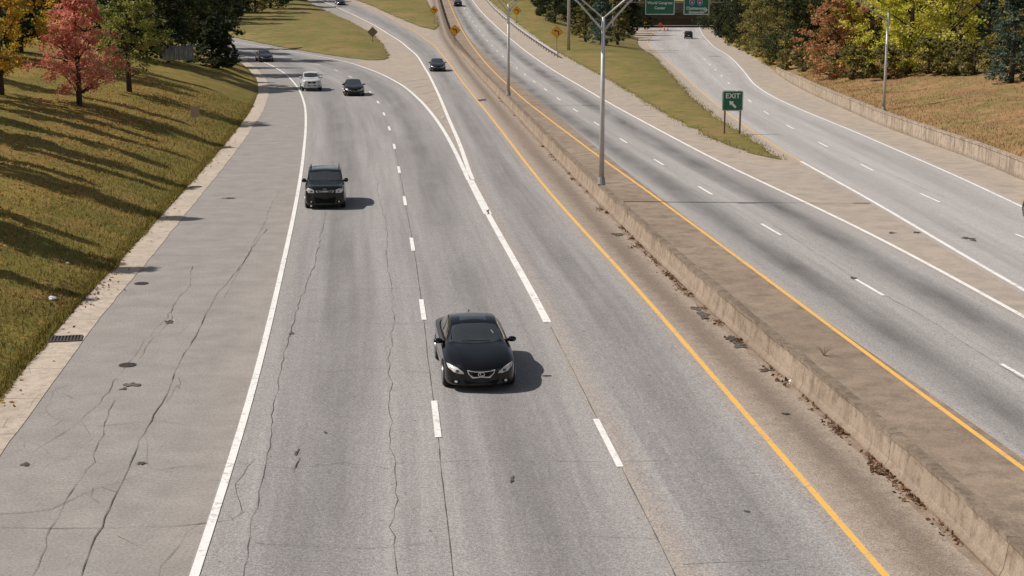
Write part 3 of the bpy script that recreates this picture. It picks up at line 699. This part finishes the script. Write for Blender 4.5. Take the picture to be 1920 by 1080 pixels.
def tree(key,px,Y,h,label,group=None,wf=1,x=None,name='tree'):
    me,tm,h0=CROWNS[key]; X=at(px,Y,2) if x is None else x; z=T(X,Y)
    for pl in (p1,p3):
        if inside((X,Y),pl): z=E(X,Y)+.3
    if z<E(X,Y)-.1: z=E(X,Y)
    r=empty(name,(X,Y,z-.05),random.uniform(0,6.28),label,'tree' if name!='shrub' else 'shrub',group); s=h/h0; r.scale=(s*wf,s*wf,s)
    for nm,m in(('trunk',tm),('crown',me)):
        o=bpy.data.objects.new(nm,m); C.objects.link(o); o.parent=r
tree('red',150,95,7.4,'slender tree with bright red autumn leaves on the left bank',name='maple_tree')
tree('gold',5,93,8.5,'tree turning yellow and orange at the upper left corner',name='maple_tree')
tree('gold',125,124,9,'orange and yellow tree partly hidden behind the red tree',name='maple_tree')
tree('green',243,110,8,'round green tree standing right of the red tree on the bank')
tree('bushc',398,158,5.2,'dark evergreen bush at the crest of the left bank beside the grey fence',name='evergreen_shrub',wf=1.25)
tree('bushc',425,170,4,'smaller dark evergreen bush at the right end of the bank',name='evergreen_shrub',wf=1.1)
G1='dark woodland trees behind the left bank'
for i,(px,Y,h) in enumerate([(-60,120,13),(40,130,14),(80,150,14),(190,145,13),(150,165,15),(270,150,14),(320,170,14),(230,185,16),(345,185,13),(380,200,15),(60,185,16),(-20,170,16),(300,215,17),(410,225,13)]):
    tree(['dark','dark2','pine'][i%3 if i%5 else 0],px,Y,h,'tall dark tree in the shaded wood behind the left bank',G1,1.1)
G2='dark trees lining the top of the left grass island'
for i,(px,Y) in enumerate([(300,275),(340,285),(385,280),(420,292),(452,300),(480,310),(508,322),(535,335),(556,350),(575,368),(460,330),(500,350),(400,310),(350,320)]):
    tree(['dark','dark2','olive'][i%3],px,Y,random.uniform(10,14),'dark tree in the row above the left grass island',G2,1.1)
G3='thin young trees along the bank top outside the left frame'
for i,(x,Y,h,k) in enumerate([(-24.5,40,8.5,'thin2'),(-26,48.5,10,'thin'),(-28.5,54,13,'thin2'),(-29.5,57,11.5,'thin'),(-31,66,14.5,'thin2'),(-32.5,73.5,13,'thin'),(-34,76,15,'thin2'),(-36.5,86,15.5,'thin'),(-37,89.5,14,'thin2'),(-40,101,16,'thin2'),(-33,69,12,'thin'),(-39,81,18,'thin2')]):
    tree(k,0,Y,h,'thin young tree on the bank top casting long shadows',G3,random.uniform(.9,1.25),x=x)
for px,Y,h,k,l in [(1098,243,11,'pine','olive pine just right of the grey mast'),(1128,238,11.5,'spruce','blue green conifer behind the nearest light pole'),(1158,250,12,'pine','conifer at the right end of the median tree clump'),
   (1078,262,12,'dark2','dark tree behind the grey mast'),(1012,305,12,'dark2','dark tree left of the near guardrail warning sign'),(1040,290,12,'dark','dark tree behind the near guardrail warning sign')]:
    tree(k,px,Y,h,l,wf=.9)
G4='dark background trees beyond the median grass'
for i,(px,Y) in enumerate([(985,350),(1005,370),(1030,350),(1060,340),(1090,330),(1115,345),(1140,360),(1165,375),(960,385),(1185,360),(1195,395),(930,410),(900,420),(1010,330)]):
    tree(['dark','dark2'][i%2],px,Y,random.uniform(11,14),'dark tree in the background wood beyond the median grass',G4,1.15)
for px,Y,h,k,l in [(1352,345,14,'dark2','dark tree immediately right of the overhead signs'),(1385,290,13,'dark','dark bushy tree where the exit ramp curves away'),(1425,232,12,'olive','olive tree beyond the end of the low wall'),
 (1455,203,10,'olive','dull olive tree at the far end of the low wall'),(1493,190,12.5,'dark','dark green tree left of the rust coloured tree'),(1530,190,13,'olive','tall olive tree behind the rust coloured tree'),
 (1566,146,8.6,'rust','rust coloured tree leaning over the low wall'),(1632,146,12,'lime','bright yellow green tree left of the right light pole'),(1705,140,12,'lime2','bright yellow green tree right of the right light pole'),
 (1775,150,12.5,'lime','tall yellow green tree in the middle of the right wood'),(1832,158,13,'olive','olive tree between the yellow green trees and the blue spruce'),(1895,118,9,'spruce','blue green spruce at the right edge of the frame'),
 (1850,140,8,'spruce','smaller blue green spruce left of the edge one'),(1960,128,11,'olive','olive tree cut off by the right edge of the frame')]:
    tree(k,px,Y,h,l,wf=1.05)
G5='dark background trees of the right wood'
for i,(px,Y) in enumerate([(1400,330),(1440,290),(1475,260),(1510,235),(1560,215),(1600,200),(1650,190),(1690,195),(1740,185),(1790,195),(1840,190),(1890,180),(1940,185),(1580,240),(1370,380),(1340,410),(1990,160)]):
    tree(['dark','dark2','olive'][i%3],px,Y,random.uniform(12,15),'dark tree in the depth of the right wood',G5,1.2)
G6='low shrubs at the foot of the right wood'
for i,(px,Y) in enumerate([(1445,192),(1475,178),(1510,166),(1535,156),(1600,140),(1660,137),(1740,134),(1790,132),(1870,128),(1825,130),(1920,120),(1420,215),(1400,245)]):
    tree('shrub',px,Y,random.uniform(1.8,3.4),'low shrub at the foot of the right wood',G6,1.1,name='shrub')
# fences
Y=152; x0,x1=at(300,Y,3),at(362,Y,3); t=empty('panel_fence',(x0,Y,T(x0,Y)-.1),math.atan2(0,1),'plain grey panel fence on the left bank between the green tree and the evergreen bush','fence')
n=7; w=(x1-x0)/n
pn=MB()
for i in range(n*3): pn.box((w/3*(i+.5),0,.75),(w/3-.02,.03,1.4))
pn.build('panel',m_fence,t)
for i in range(n+1): MB().box((i*w,.05,.8),(.1,.1,1.65)).build('post',m_fence,t)
Y=137; x0,x1=at(1772,Y,3),at(1840,Y,3); t=empty('picket_fence',(x0,Y,T((x0+x1)/2,Y)-.1),0,'pale slatted fence glimpsed behind shrubs under the right wood','fence')
n=12; w=(x1-x0)/n; pk=MB()
for i in range(n): pk.box((w*(i+.5),0,1.0),(.12,.03,1.9))
pk.build('pickets',m_pick,t); MB().box(((x1-x0)/2,.04,.35),(x1-x0,.04,.1)).build('rail',m_pick,t); MB().box(((x1-x0)/2,.04,1.55),(x1-x0,.04,.1)).build('rail',m_pick,t)
# ---------------- cars
m_glass=plain('dark_car_glass',(.030,.033,.036),.04,0,.6,.9); m_tyre=plain('tyre_rubber',(.015,.015,.015),.85); m_rim=plain('alloy_rim',(.45,.45,.46),.3,.9)
m_chrome=plain('chrome_trim',(.75,.75,.76),.15,1); m_lampc=plain('clear_lamp',(.62,.61,.60),.15,.2,.3); m_amber=plain('amber_lamp',(.7,.30,.08),.3); m_tail=plain('red_tail_lamp',(.35,.01,.01),.25)
m_black=plain('black_trim',(.005,.005,.005),.6,0,0,.15); m_seat=plain('pale_card',(.3,.27,.23),.7)
def paint(name,c,coat=.6): return plain(name,c,.14,.0,coat,.2)
pb_=paint('black_car_paint',(.003,.0032,.0036)); pg_=paint('dark_green_black_paint',(.005,.008,.0075)); pw=paint('silver_white_paint',(.55,.56,.57)); pd=paint('charcoal_paint',(.012,.013,.015)); pn_=paint('navy_paint',(.006,.009,.018))
SED=[(-2.30,.58,.22,.46,.52,.52,.38,.55,.56),(-2.26,.80,.17,.54,.68,.615,.46,.655,.655),(-2.05,.88,.15,.65,.75,.73,.49,.775,.765),(-1.6,.905,.16,.77,.78,.85,.50,.90,.885),(-1.05,.91,.17,.85,.78,.94,.52,.995,.975),(-.88,.91,.17,.87,.78,.95,.66,.99,1.01),(-.18,.91,.17,.90,.77,.98,.60,1.36,1.41),(.4,.91,.17,.92,.78,.99,.61,1.41,1.455),(1.0,.91,.17,.95,.78,1.01,.59,1.35,1.40),(1.68,.90,.17,.97,.75,1.03,.62,1.07,1.10),(2.1,.87,.2,.97,.72,1.03,.5,1.06,1.07),(2.25,.78,.25,.9,.62,.97,.42,1.0,1.0),(2.30,.6,.35,.78,.5,.82,.35,.84,.84)]
BOX=[(-2.07,.70,.26,.66,.62,.80,.48,.87,.89),(-2.04,.85,.19,.85,.76,.97,.56,1.02,1.03),(-1.86,.90,.17,.94,.80,1.03,.57,1.08,1.09),(-1.3,.915,.18,1.0,.81,1.09,.57,1.12,1.13),(-1.02,.915,.18,1.02,.82,1.11,.70,1.14,1.15),(-.50,.915,.18,1.05,.83,1.13,.74,1.56,1.61),(-.30,.915,.18,1.05,.83,1.13,.74,1.61,1.655),(.3,.915,.18,1.06,.84,1.14,.745,1.63,1.675),(1.3,.915,.18,1.08,.84,1.15,.745,1.60,1.65),(1.85,.905,.2,1.08,.82,1.14,.71,1.50,1.55),(2.03,.87,.25,1.02,.76,1.08,.66,1.18,1.2),(2.07,.6,.35,.8,.5,.85,.4,.9,.9)]
PIC=[(-2.65,.66,.42,.74,.6,.9,.5,.96,.97),(-2.58,.84,.36,.86,.74,1.0,.55,1.05,1.06),(-2.3,.92,.34,.98,.80,1.08,.56,1.12,1.13),(-1.5,.94,.34,1.04,.82,1.14,.58,1.18,1.19),(-1.15,.94,.34,1.06,.82,1.16,.70,1.2,1.21),(-.5,.94,.34,1.10,.80,1.18,.68,1.70,1.75),(.1,.94,.34,1.12,.80,1.18,.69,1.75,1.79),(.8,.94,.34,1.12,.80,1.18,.68,1.73,1.77),(1.0,.94,.34,1.14,.82,1.18,.7,1.20,1.20),(1.6,.94,.34,1.16,.84,1.18,.7,1.19,1.19),(2.4,.94,.34,1.16,.84,1.18,.7,1.19,1.19),(2.62,.90,.4,1.1,.8,1.14,.6,1.15,1.15)]
def sub(v,f,creases,lv=3):
    o=mk('tmp',v,f); me=o.data; at_=me.attributes.new('crease_edge','FLOAT','EDGE')
    for i,e in enumerate(me.edges):
        a,b=e.vertices[0]%18,e.vertices[1]%18
        if a==b and a in creases: at_.data[i].value=creases[a]
    md=o.modifiers.new('s','SUBSURF'); md.levels=lv; bpy.context.view_layer.update()
    me=bpy.data.meshes.new_from_object(o.evaluated_get(bpy.context.evaluated_depsgraph_get())); bpy.data.objects.remove(o)
    me.polygons.foreach_set('use_smooth',[True]*len(me.polygons)); return me
def carbody(st,W,curve_=.17,cr=None):
    y0,y1=st[0][0],st[-1][0]; vs=[];fs=[];m=18
    for (y,w,zb,zl,w6,z6,w7,z7,z9) in st:
        half=[(0,zb),(.7*w,zb),(.965*w,zb+.03),(w,zb+.22*(zl-zb)+.05),(w,zb+.66*(zl-zb)),(w*.975,zl),(w6,z6),(w7,z7),(w7*.55,z7*.25+z9*.75),(0,z9)]
        ring=half+[(-a,b) for a,b in half[-2:0:-1]]
        k0=sm(0,1,((y0+1.0)-y)/1.0); k1=sm(0,1,(y-(y1-.6))/.6)
        for a,b in ring: vs.append((a,y+curve_*k0*(a/W)**2*1.6-curve_*.5*k1*(a/W)**2,b))
    for i in range(len(st)-1):
        for j in range(m): a=i*m+j;b=i*m+(j+1)%m; fs.append((a,b,b+m,a+m))
    fs.append(list(range(m))[::-1]); fs.append([(len(st)-1)*m+j for j in range(m)])
    return sub(vs,fs,cr or {5:.55,13:.55,6:.3,12:.3,7:.65,11:.65,3:.3,15:.3})
def patch(bvh,poly,mode,off,sp=.07):
    vv,ff=tri([tuple(map(float,p)) for p in poly],sp); vs=[];ok=[]
    for v in vv:
        a,b=v
        if mode=='front': o,d=Vector((a,-6,b)),Vector((0,1,0))
        elif mode=='rear': o,d=Vector((a,6,b)),Vector((0,-1,0))
        elif mode=='top': o,d=Vector((a,b,5)),Vector((0,0,-1))
        elif mode=='R': o,d=Vector((5,a,b)),Vector((-1,0,0))
        else: o,d=Vector((-5,a,b)),Vector((1,0,0))
        h,nm,_,_=bvh.ray_cast(o,d)
        if h is None: vs.append((0,0,0)); ok.append(False)
        else:
            if nm.dot(d)>0: nm=-nm
            vs.append(h+nm*off); ok.append(True)
    fs=[list(f) for f in ff if all(ok[i] for i in f)]
    return vs,fs
def car(kind,paintm,label,px,py,crv,away=False,name='car',full=True,rot_extra=0,cat='car',style='lexus'):
    st={'sedan':SED,'box':BOX,'pickup':PIC}[kind]; L=st[-1][0]-st[0][0]; W=.91 if kind!='pickup' else .94
    p=P(px,py).xy; s=crv.near(p); t_=crv.tan(s)
    c=p+t_*(L/2); rz=math.atan2(-t_.x,t_.y)+(math.pi if away else 0)+rot_extra
    zc=E(c.x,c.y); slope=math.atan2(E(c.x+t_.x,c.y+t_.y)-zc,1)
    root=empty(name,(c.x,c.y,zc+.01*lift(c.y)),rz,label,cat); root.rotation_euler=(slope*(-1 if away else 1),0,rz)
    me=carbody(st,W,.17 if kind!='box' else .10); me.materials.append(paintm); body=bpy.data.objects.new('body',me); C.objects.link(body); body.parent=root
    bvh=BVHTree.FromPolygons([v.co for v in me.vertices],[list(q.vertices) for q in me.polygons])
    def part(nm,poly,mode,off,mat,par=root,sp=.08,label=None):
        v,f=patch(bvh,poly,mode,off,sp)
        if f: o=mk(nm,v,f,mat,par,True); return o
    mir=lambda pl:[(-a,b) for a,b in pl]
    if kind=='sedan':
        part('windshield',[(-.70,-.84),(-.4,-.97),(0,-1.01),(.4,-.97),(.70,-.84),(.565,-.26),(.3,-.22),(-.3,-.22),(-.565,-.26)],'top',.006,m_glass)
        part('rear_window',[(-.56,1.03),(.56,1.03),(.60,1.6),(0,1.68),(-.60,1.6)],'top',.006,m_glass)
        for sd in 'RL':
            part('side_window',[(-.58,1.01),(-.12,1.31),(.35,1.345),(.35,1.01)],sd,.006,m_glass); part('side_window',[(.41,1.01),(.41,1.345),(.85,1.29),(1.35,1.06)],sd,.006,m_glass)
            part('door_handle',[(.12,.82),(.30,.82),(.30,.86),(.12,.86)],sd,.02,paintm); part('door_seam',[(.375,.30),(.39,.30),(.39,1.0),(.375,1.0)],sd,.003,m_black)
        wy=(-1.40,1.38); wr=.325
        part('sunroof',[(-.36,-.05),(.36,-.05),(.36,.38),(-.36,.38)],'top',.004,m_glass)
        G=[(-.33,.575),(.33,.575),(.30,.49),(.21,.395),(-.21,.395),(-.30,.49)] if style=='lexus' else [(-.36,.57),(.36,.57),(.32,.47),(-.32,.47)]
        HL=[(.42,.49),(.45,.55),(.58,.63),(.76,.69),(.83,.69),(.80,.61),(.68,.53),(.54,.49)]
        IN=[(-.46,.33),(.46,.33),(.38,.22),(-.38,.22)]; fogz=.29; mz=.98; my=-.60; gz=.485
        seam=[(.66,-1.0),(.675,-1.0),(.70,-1.7),(.55,-2.12),(.53,-2.11),(.68,-1.7)]
    elif kind=='box':
        part('windshield',[(-.78,-.98),(0,-1.09),(.78,-.98),(.70,-.54),(0,-.50),(-.70,-.54)],'top',.006,m_glass)
        part('rear_window',[(-.60,1.22),(.60,1.22),(.56,1.5),(-.56,1.5)],'rear',.006,m_glass)
        for sd in 'RL':
            part('side_window',[(-.74,1.18),(-.42,1.50),(.2,1.56),(.2,1.17)],sd,.006,m_glass); part('side_window',[(.27,1.17),(.27,1.56),(1.1,1.54),(1.2,1.2)],sd,.006,m_glass)
            part('door_handle',[(.02,.92),(.18,.92),(.18,.96),(.02,.96)],sd,.02,paintm)
        part('sunroof',[(-.42,-.25),(.42,-.25),(.42,.7),(-.42,.7)],'top',.004,m_glass)
        wy=(-1.28,1.28); wr=.34
        G=[(-.38,.86),(.38,.86),(.34,.785),(-.34,.785)]; HL=[(.48,.76),(.48,.89),(.62,.95),(.78,.97),(.83,.87),(.74,.76)]
        IN=[(-.50,.56),(.50,.56),(.42,.28),(-.42,.28)]; fogz=.36; mz=1.18; my=-.72; gz=.8
        seam=[(.72,-1.12),(.735,-1.12),(.76,-1.6),(.66,-1.9),(.64,-1.9),(.745,-1.6)]
        for sx in(-1,1): MB().tube([(sx*.65,-.2,1.62),(sx*.65,-.1,1.70),(sx*.65,1.1,1.70),(sx*.65,1.2,1.61)],.022,6).build('roof_rail',m_black,root)
    else:
        part('windshield',[(-.74,-1.1),(0,-1.2),(.74,-1.1),(.62,-.56),(0,-.52),(-.62,-.56)],'top',.006,m_glass)
        part('rear_window',[(-.55,1.28),(.55,1.28),(.5,1.6),(-.5,1.6)],'rear',.006,m_glass)
        for sd in 'RL': part('side_window',[(-.75,1.24),(-.4,1.62),(.1,1.66),(.1,1.22)],sd,.006,m_glass); part('side_window',[(.17,1.22),(.17,1.66),(.68,1.64),(.75,1.24)],sd,.006,m_glass)
        part('cargo_bed',[(-.66,1.12),(.66,1.12),(.66,2.45),(-.66,2.45)],'top',.006,m_black)
        wy=(-1.65,1.6); wr=.38
        G=[(-.40,.95),(.40,.95),(.36,.72),(-.36,.72)]; HL=[(.48,.78),(.48,.95),(.66,.98),(.84,.96),(.84,.82),(.66,.76)]
        IN=[(-.40,.60),(.40,.60),(.36,.48),(-.36,.48)]; fogz=.53; mz=1.24; my=-.85; gz=.84
        seam=[(.68,-1.2),(.70,-1.2),(.72,-2.0),(.6,-2.35),(.58,-2.35),(.70,-2.0)]
    czg=sum(b for a,b in G)/len(G)
    gs=[(a*1.07,czg+(b-czg)*1.20) for a,b in G]
    part('grille_surround',gs,'front',.006,m_chrome,sp=.05); gr=part('grille',[(a*.97,czg+(b-czg)*.86) for a,b in G],'front',.012,m_black,sp=.05)
    if full:
        z0=min(b for a,b in G); z1=max(b for a,b in G); n=4 if kind!='box' else 2
        for k in range(n):
            z=z0+(z1-z0)*(k+.8)/(n+.6); hw_=.20+.1*(z-z0)/(z1-z0)
            part('grille_slat',[(-hw_,z-.004),(hw_,z-.004),(hw_,z+.004),(-hw_,z+.004)],'front',.018,m_galvd if kind=='sedan' else m_black,gr,.1)
        if style=='lexus' and kind=='sedan':
            h=bvh.ray_cast(Vector((0,-6,gz)),Vector((0,1,0)))[0]; ring=[(.068*math.cos(a)*1.15,h.y-.03,gz+.05*math.sin(a)) for a in np.linspace(0,6.283,20)]
            e=MB().tube(ring,.009,6); e.tube([(-.015,h.y-.032,gz+.038),(-.03,h.y-.032,gz-.022),(.05,h.y-.032,gz-.022)],.010,6); e.build('emblem',m_chrome,root)
        elif kind=='box':
            h=bvh.ray_cast(Vector((0,-6,.93)),Vector((0,1,0)))[0]; ring=[(.07*math.cos(a),h.y-.015,.93+.032*math.sin(a)) for a in np.linspace(0,6.283,20)]
            MB().tube(ring,.007,6).build('emblem',m_chrome,root)
        elif kind=='pickup':
            h=bvh.ray_cast(Vector((0,-6,.84)),Vector((0,1,0)))[0]; ring=[(.09*math.cos(a),h.y-.03,.84+.06*math.sin(a)) for a in np.linspace(0,6.283,20)]
            MB().tube(ring,.012,6).build('emblem',m_chrome,root)
        part('hood_seam',seam,'top',.003,m_black,sp=.2); part('hood_seam',mir(seam),'top',.003,m_black,sp=.2)
    part('bumper_intake',IN,'front',.006,m_black)
    for sg in (1,-1):
        q=HL if sg==1 else mir(HL); hl=part('headlight',q,'front',.008,m_lampc,sp=.05)
        if full and hl:
            hx=sum(a for a,b in HL)/len(HL); hz=sum(b for a,b in HL)/len(HL)
            pr=[(sg*(hx-.05+.045*math.cos(a)),hz-.03+.035*math.sin(a)) for a in np.linspace(0,6.283,12)[:-1]]
            part('projector_lens',pr,'front',.016,m_glass,hl,.05)
            pr=[(sg*(hx+.11+.026*math.cos(a)),hz+.035+.02*math.sin(a)) for a in np.linspace(0,6.283,10)[:-1]]; part('indicator',pr,'front',.016,m_amber,hl,.05)
        fx=.62 if kind!='pickup' else .66
        part('fog_light_bezel',[(sg*(fx+.10*math.cos(a)),fogz+.055*math.sin(a)) for a in np.linspace(0,6.283,12)[:-1]],'front',.006,m_black,sp=.05)
        part('fog_light',[(sg*(fx+.040*math.cos(a)),fogz+.034*math.sin(a)) for a in np.linspace(0,6.283,12)[:-1]],'front',.012,m_lampc,sp=.05)
        zt=st[-3][3]-.12
        part('tail_light',[(sg*.50,zt-.08),(sg*.80,zt-.10),(sg*.80,zt+.06),(sg*.50,zt+.05)],'rear',.008,m_tail)
        bm=bmesh.new(); bmesh.ops.create_icosphere(bm,subdivisions=3,radius=1)
        for v in bm.verts: v.co=Vector((v.co.x*.12,v.co.y*.075,v.co.z*.072)); v.co.y+=.02 if v.co.y>0.03 else 0
        me2=bpy.data.meshes.new('mirror'); bm.to_mesh(me2); bm.free(); me2.materials.append(paintm); me2.polygons.foreach_set('use_smooth',[True]*len(me2.polygons))
        mo=bpy.data.objects.new('mirror',me2); C.objects.link(mo); mo.parent=root; mo.location=(sg*(W+.045),my,mz)
        if kind!='sedan': mo.scale=(.95,1,1.35)
        MB().tube([(sg*(W-.14),my+.02,mz-.04),(sg*(W+.02),my,mz-.02)],.035,6).build('mirror_arm',m_black,root)
        for y in wy:
            xo=sg*(W-.085)
            lo_=.55 if kind!='pickup' else .0
            part('wheel_arch',[(y+(wr+.055)*math.cos(a),wr+(wr+.055)*math.sin(a)) for a in np.linspace(-lo_,math.pi+lo_,18)],'R' if sg>0 else 'L',.004,m_black,sp=.12)
            m=MB(); prof_=[(-.10,wr*.62),(-.11,wr*.9),(-.08,wr),(.08,wr),(.11,wr*.9),(.10,wr*.62)]; seg=24
            for (dx,rr) in prof_:
                for k in range(seg): a=6.2832*k/seg; m.v.append(Vector((dx,rr*math.cos(a),rr*math.sin(a))))
            for i in range(5):
                for k in range(seg): m.f.append([i*seg+k,i*seg+(k+1)%seg,(i+1)*seg+(k+1)%seg,(i+1)*seg+k])
            m.f.append(list(range(seg))); m.f.append([5*seg+k for k in range(seg)][::-1])
            wo=m.build('wheel',m_tyre,root,True); wo.location=(xo-sg*.025,y,wr)
            sp_=MB(); 
            for k in range(7):
                a=6.2832*k/7; sp_.box((sg*.112,math.cos(a)*wr*.32,math.sin(a)*wr*.32),(.02,wr*.6,.05),Matrix.Rotation(a,3,'X'))
            sp_.tube([(sg*.10,0,0),(sg*.125,0,0)],.06,10); ring=[(sg*.108,wr*.62*math.cos(a),wr*.62*math.sin(a)) for a in np.linspace(0,6.283,24)]; sp_.tube(ring,.02,5)
            sp_.build('rim',m_rim,wo)
    if full:
        for sx in(-1,1):
            y_=-.93 if kind=='sedan' else (-1.02 if kind=='box' else -1.12)
            part('wiper',[(sx*.08-.3,y_+.02),(sx*.08+.28,y_-.0),(sx*.08+.28,y_+.02),(sx*.08-.3,y_+.04)],'top',.014,m_black,sp=.1)
        if style=='lexus' and kind=='sedan':
            part('dashboard_card',[(.40,-.50),(.44,-.50),(.48,-.62),(.46,-.62)],'top',.009,m_seat,sp=.1)
            MB().tube([( .0,1.15,1.36),(.0,1.22,1.385),(.0,1.27,1.33)],.015,5).build('antenna',m_black,root)
    part('rear_plate',[(-.16,.62),(.16,.62),(.16,.78),(-.16,.78)],'rear',.01,m_wht)
    return root
car('sedan',pb_,'glossy black sedan with chrome grille, nearest and largest car on the road',897,739,D1,rot_extra=.035)
car('box',pg_,'dark boxy compact car with roof rails alone in the left lane',610,394,A_L)
car('pickup',pw,'silver pickup truck with dark grille beside the far black sedan',585,172,A_L,name='pickup_truck',cat='pickup truck')
car('sedan',pb_,'black sedan driving just right of the silver pickup truck',665,181,D1,style='plain')
car('sedan',pd,'dark sedan alone in the centre lane beside the median barrier',821,135,A_R,style='plain')
car('sedan',pd,'dark grey sedan entering the left bend behind the pickup truck',501,117,A_L,style='plain',full=False)
car('sedan',pb_,'tiny dark car at the top of the picture left of the far grass island',641,11,A_R,style='plain',full=False)
car('sedan',pn_,'tiny dark car at the top of the picture on the middle carriageway',859,13,D2,away=True,full=False,style='plain')
car('box',pn_,'small dark car seen from behind on the exit ramp below the green signs',1291,73,RD,away=True,full=False,style='plain')
car('sedan',pn_,'dark car just entering at the right edge of the frame on the ramp',2028,434,RD,away=True,full=False,style='plain')
# ---------------- light
sun=bpy.data.lights.new('sun','SUN'); sun.energy=4.9; sun.angle=R(.5); sun.color=(1,.94,.86)
so=bpy.data.objects.new('sun',sun); C.objects.link(so); so.rotation_euler=(0,-R(43),R(-3))
w=bpy.data.worlds.new('World'); bpy.context.scene.world=w; w.use_nodes=True; nt=w.node_tree
sk=nt.nodes.new('ShaderNodeTexSky'); sk.sky_type='NISHITA'; sk.sun_disc=False; sk.sun_elevation=R(47); sk.sun_rotation=R(270)
hs=nt.nodes.new('ShaderNodeHueSaturation'); hs.inputs['Saturation'].default_value=.5
nt.links.new(sk.outputs[0],hs.inputs['Color']); nt.links.new(hs.outputs[0],nt.nodes['Background'].inputs[0]); nt.nodes['Background'].inputs[1].default_value=.075
vs_=bpy.context.scene.view_settings; vs_.view_transform='Standard'; vs_.look='None'; vs_.exposure=0
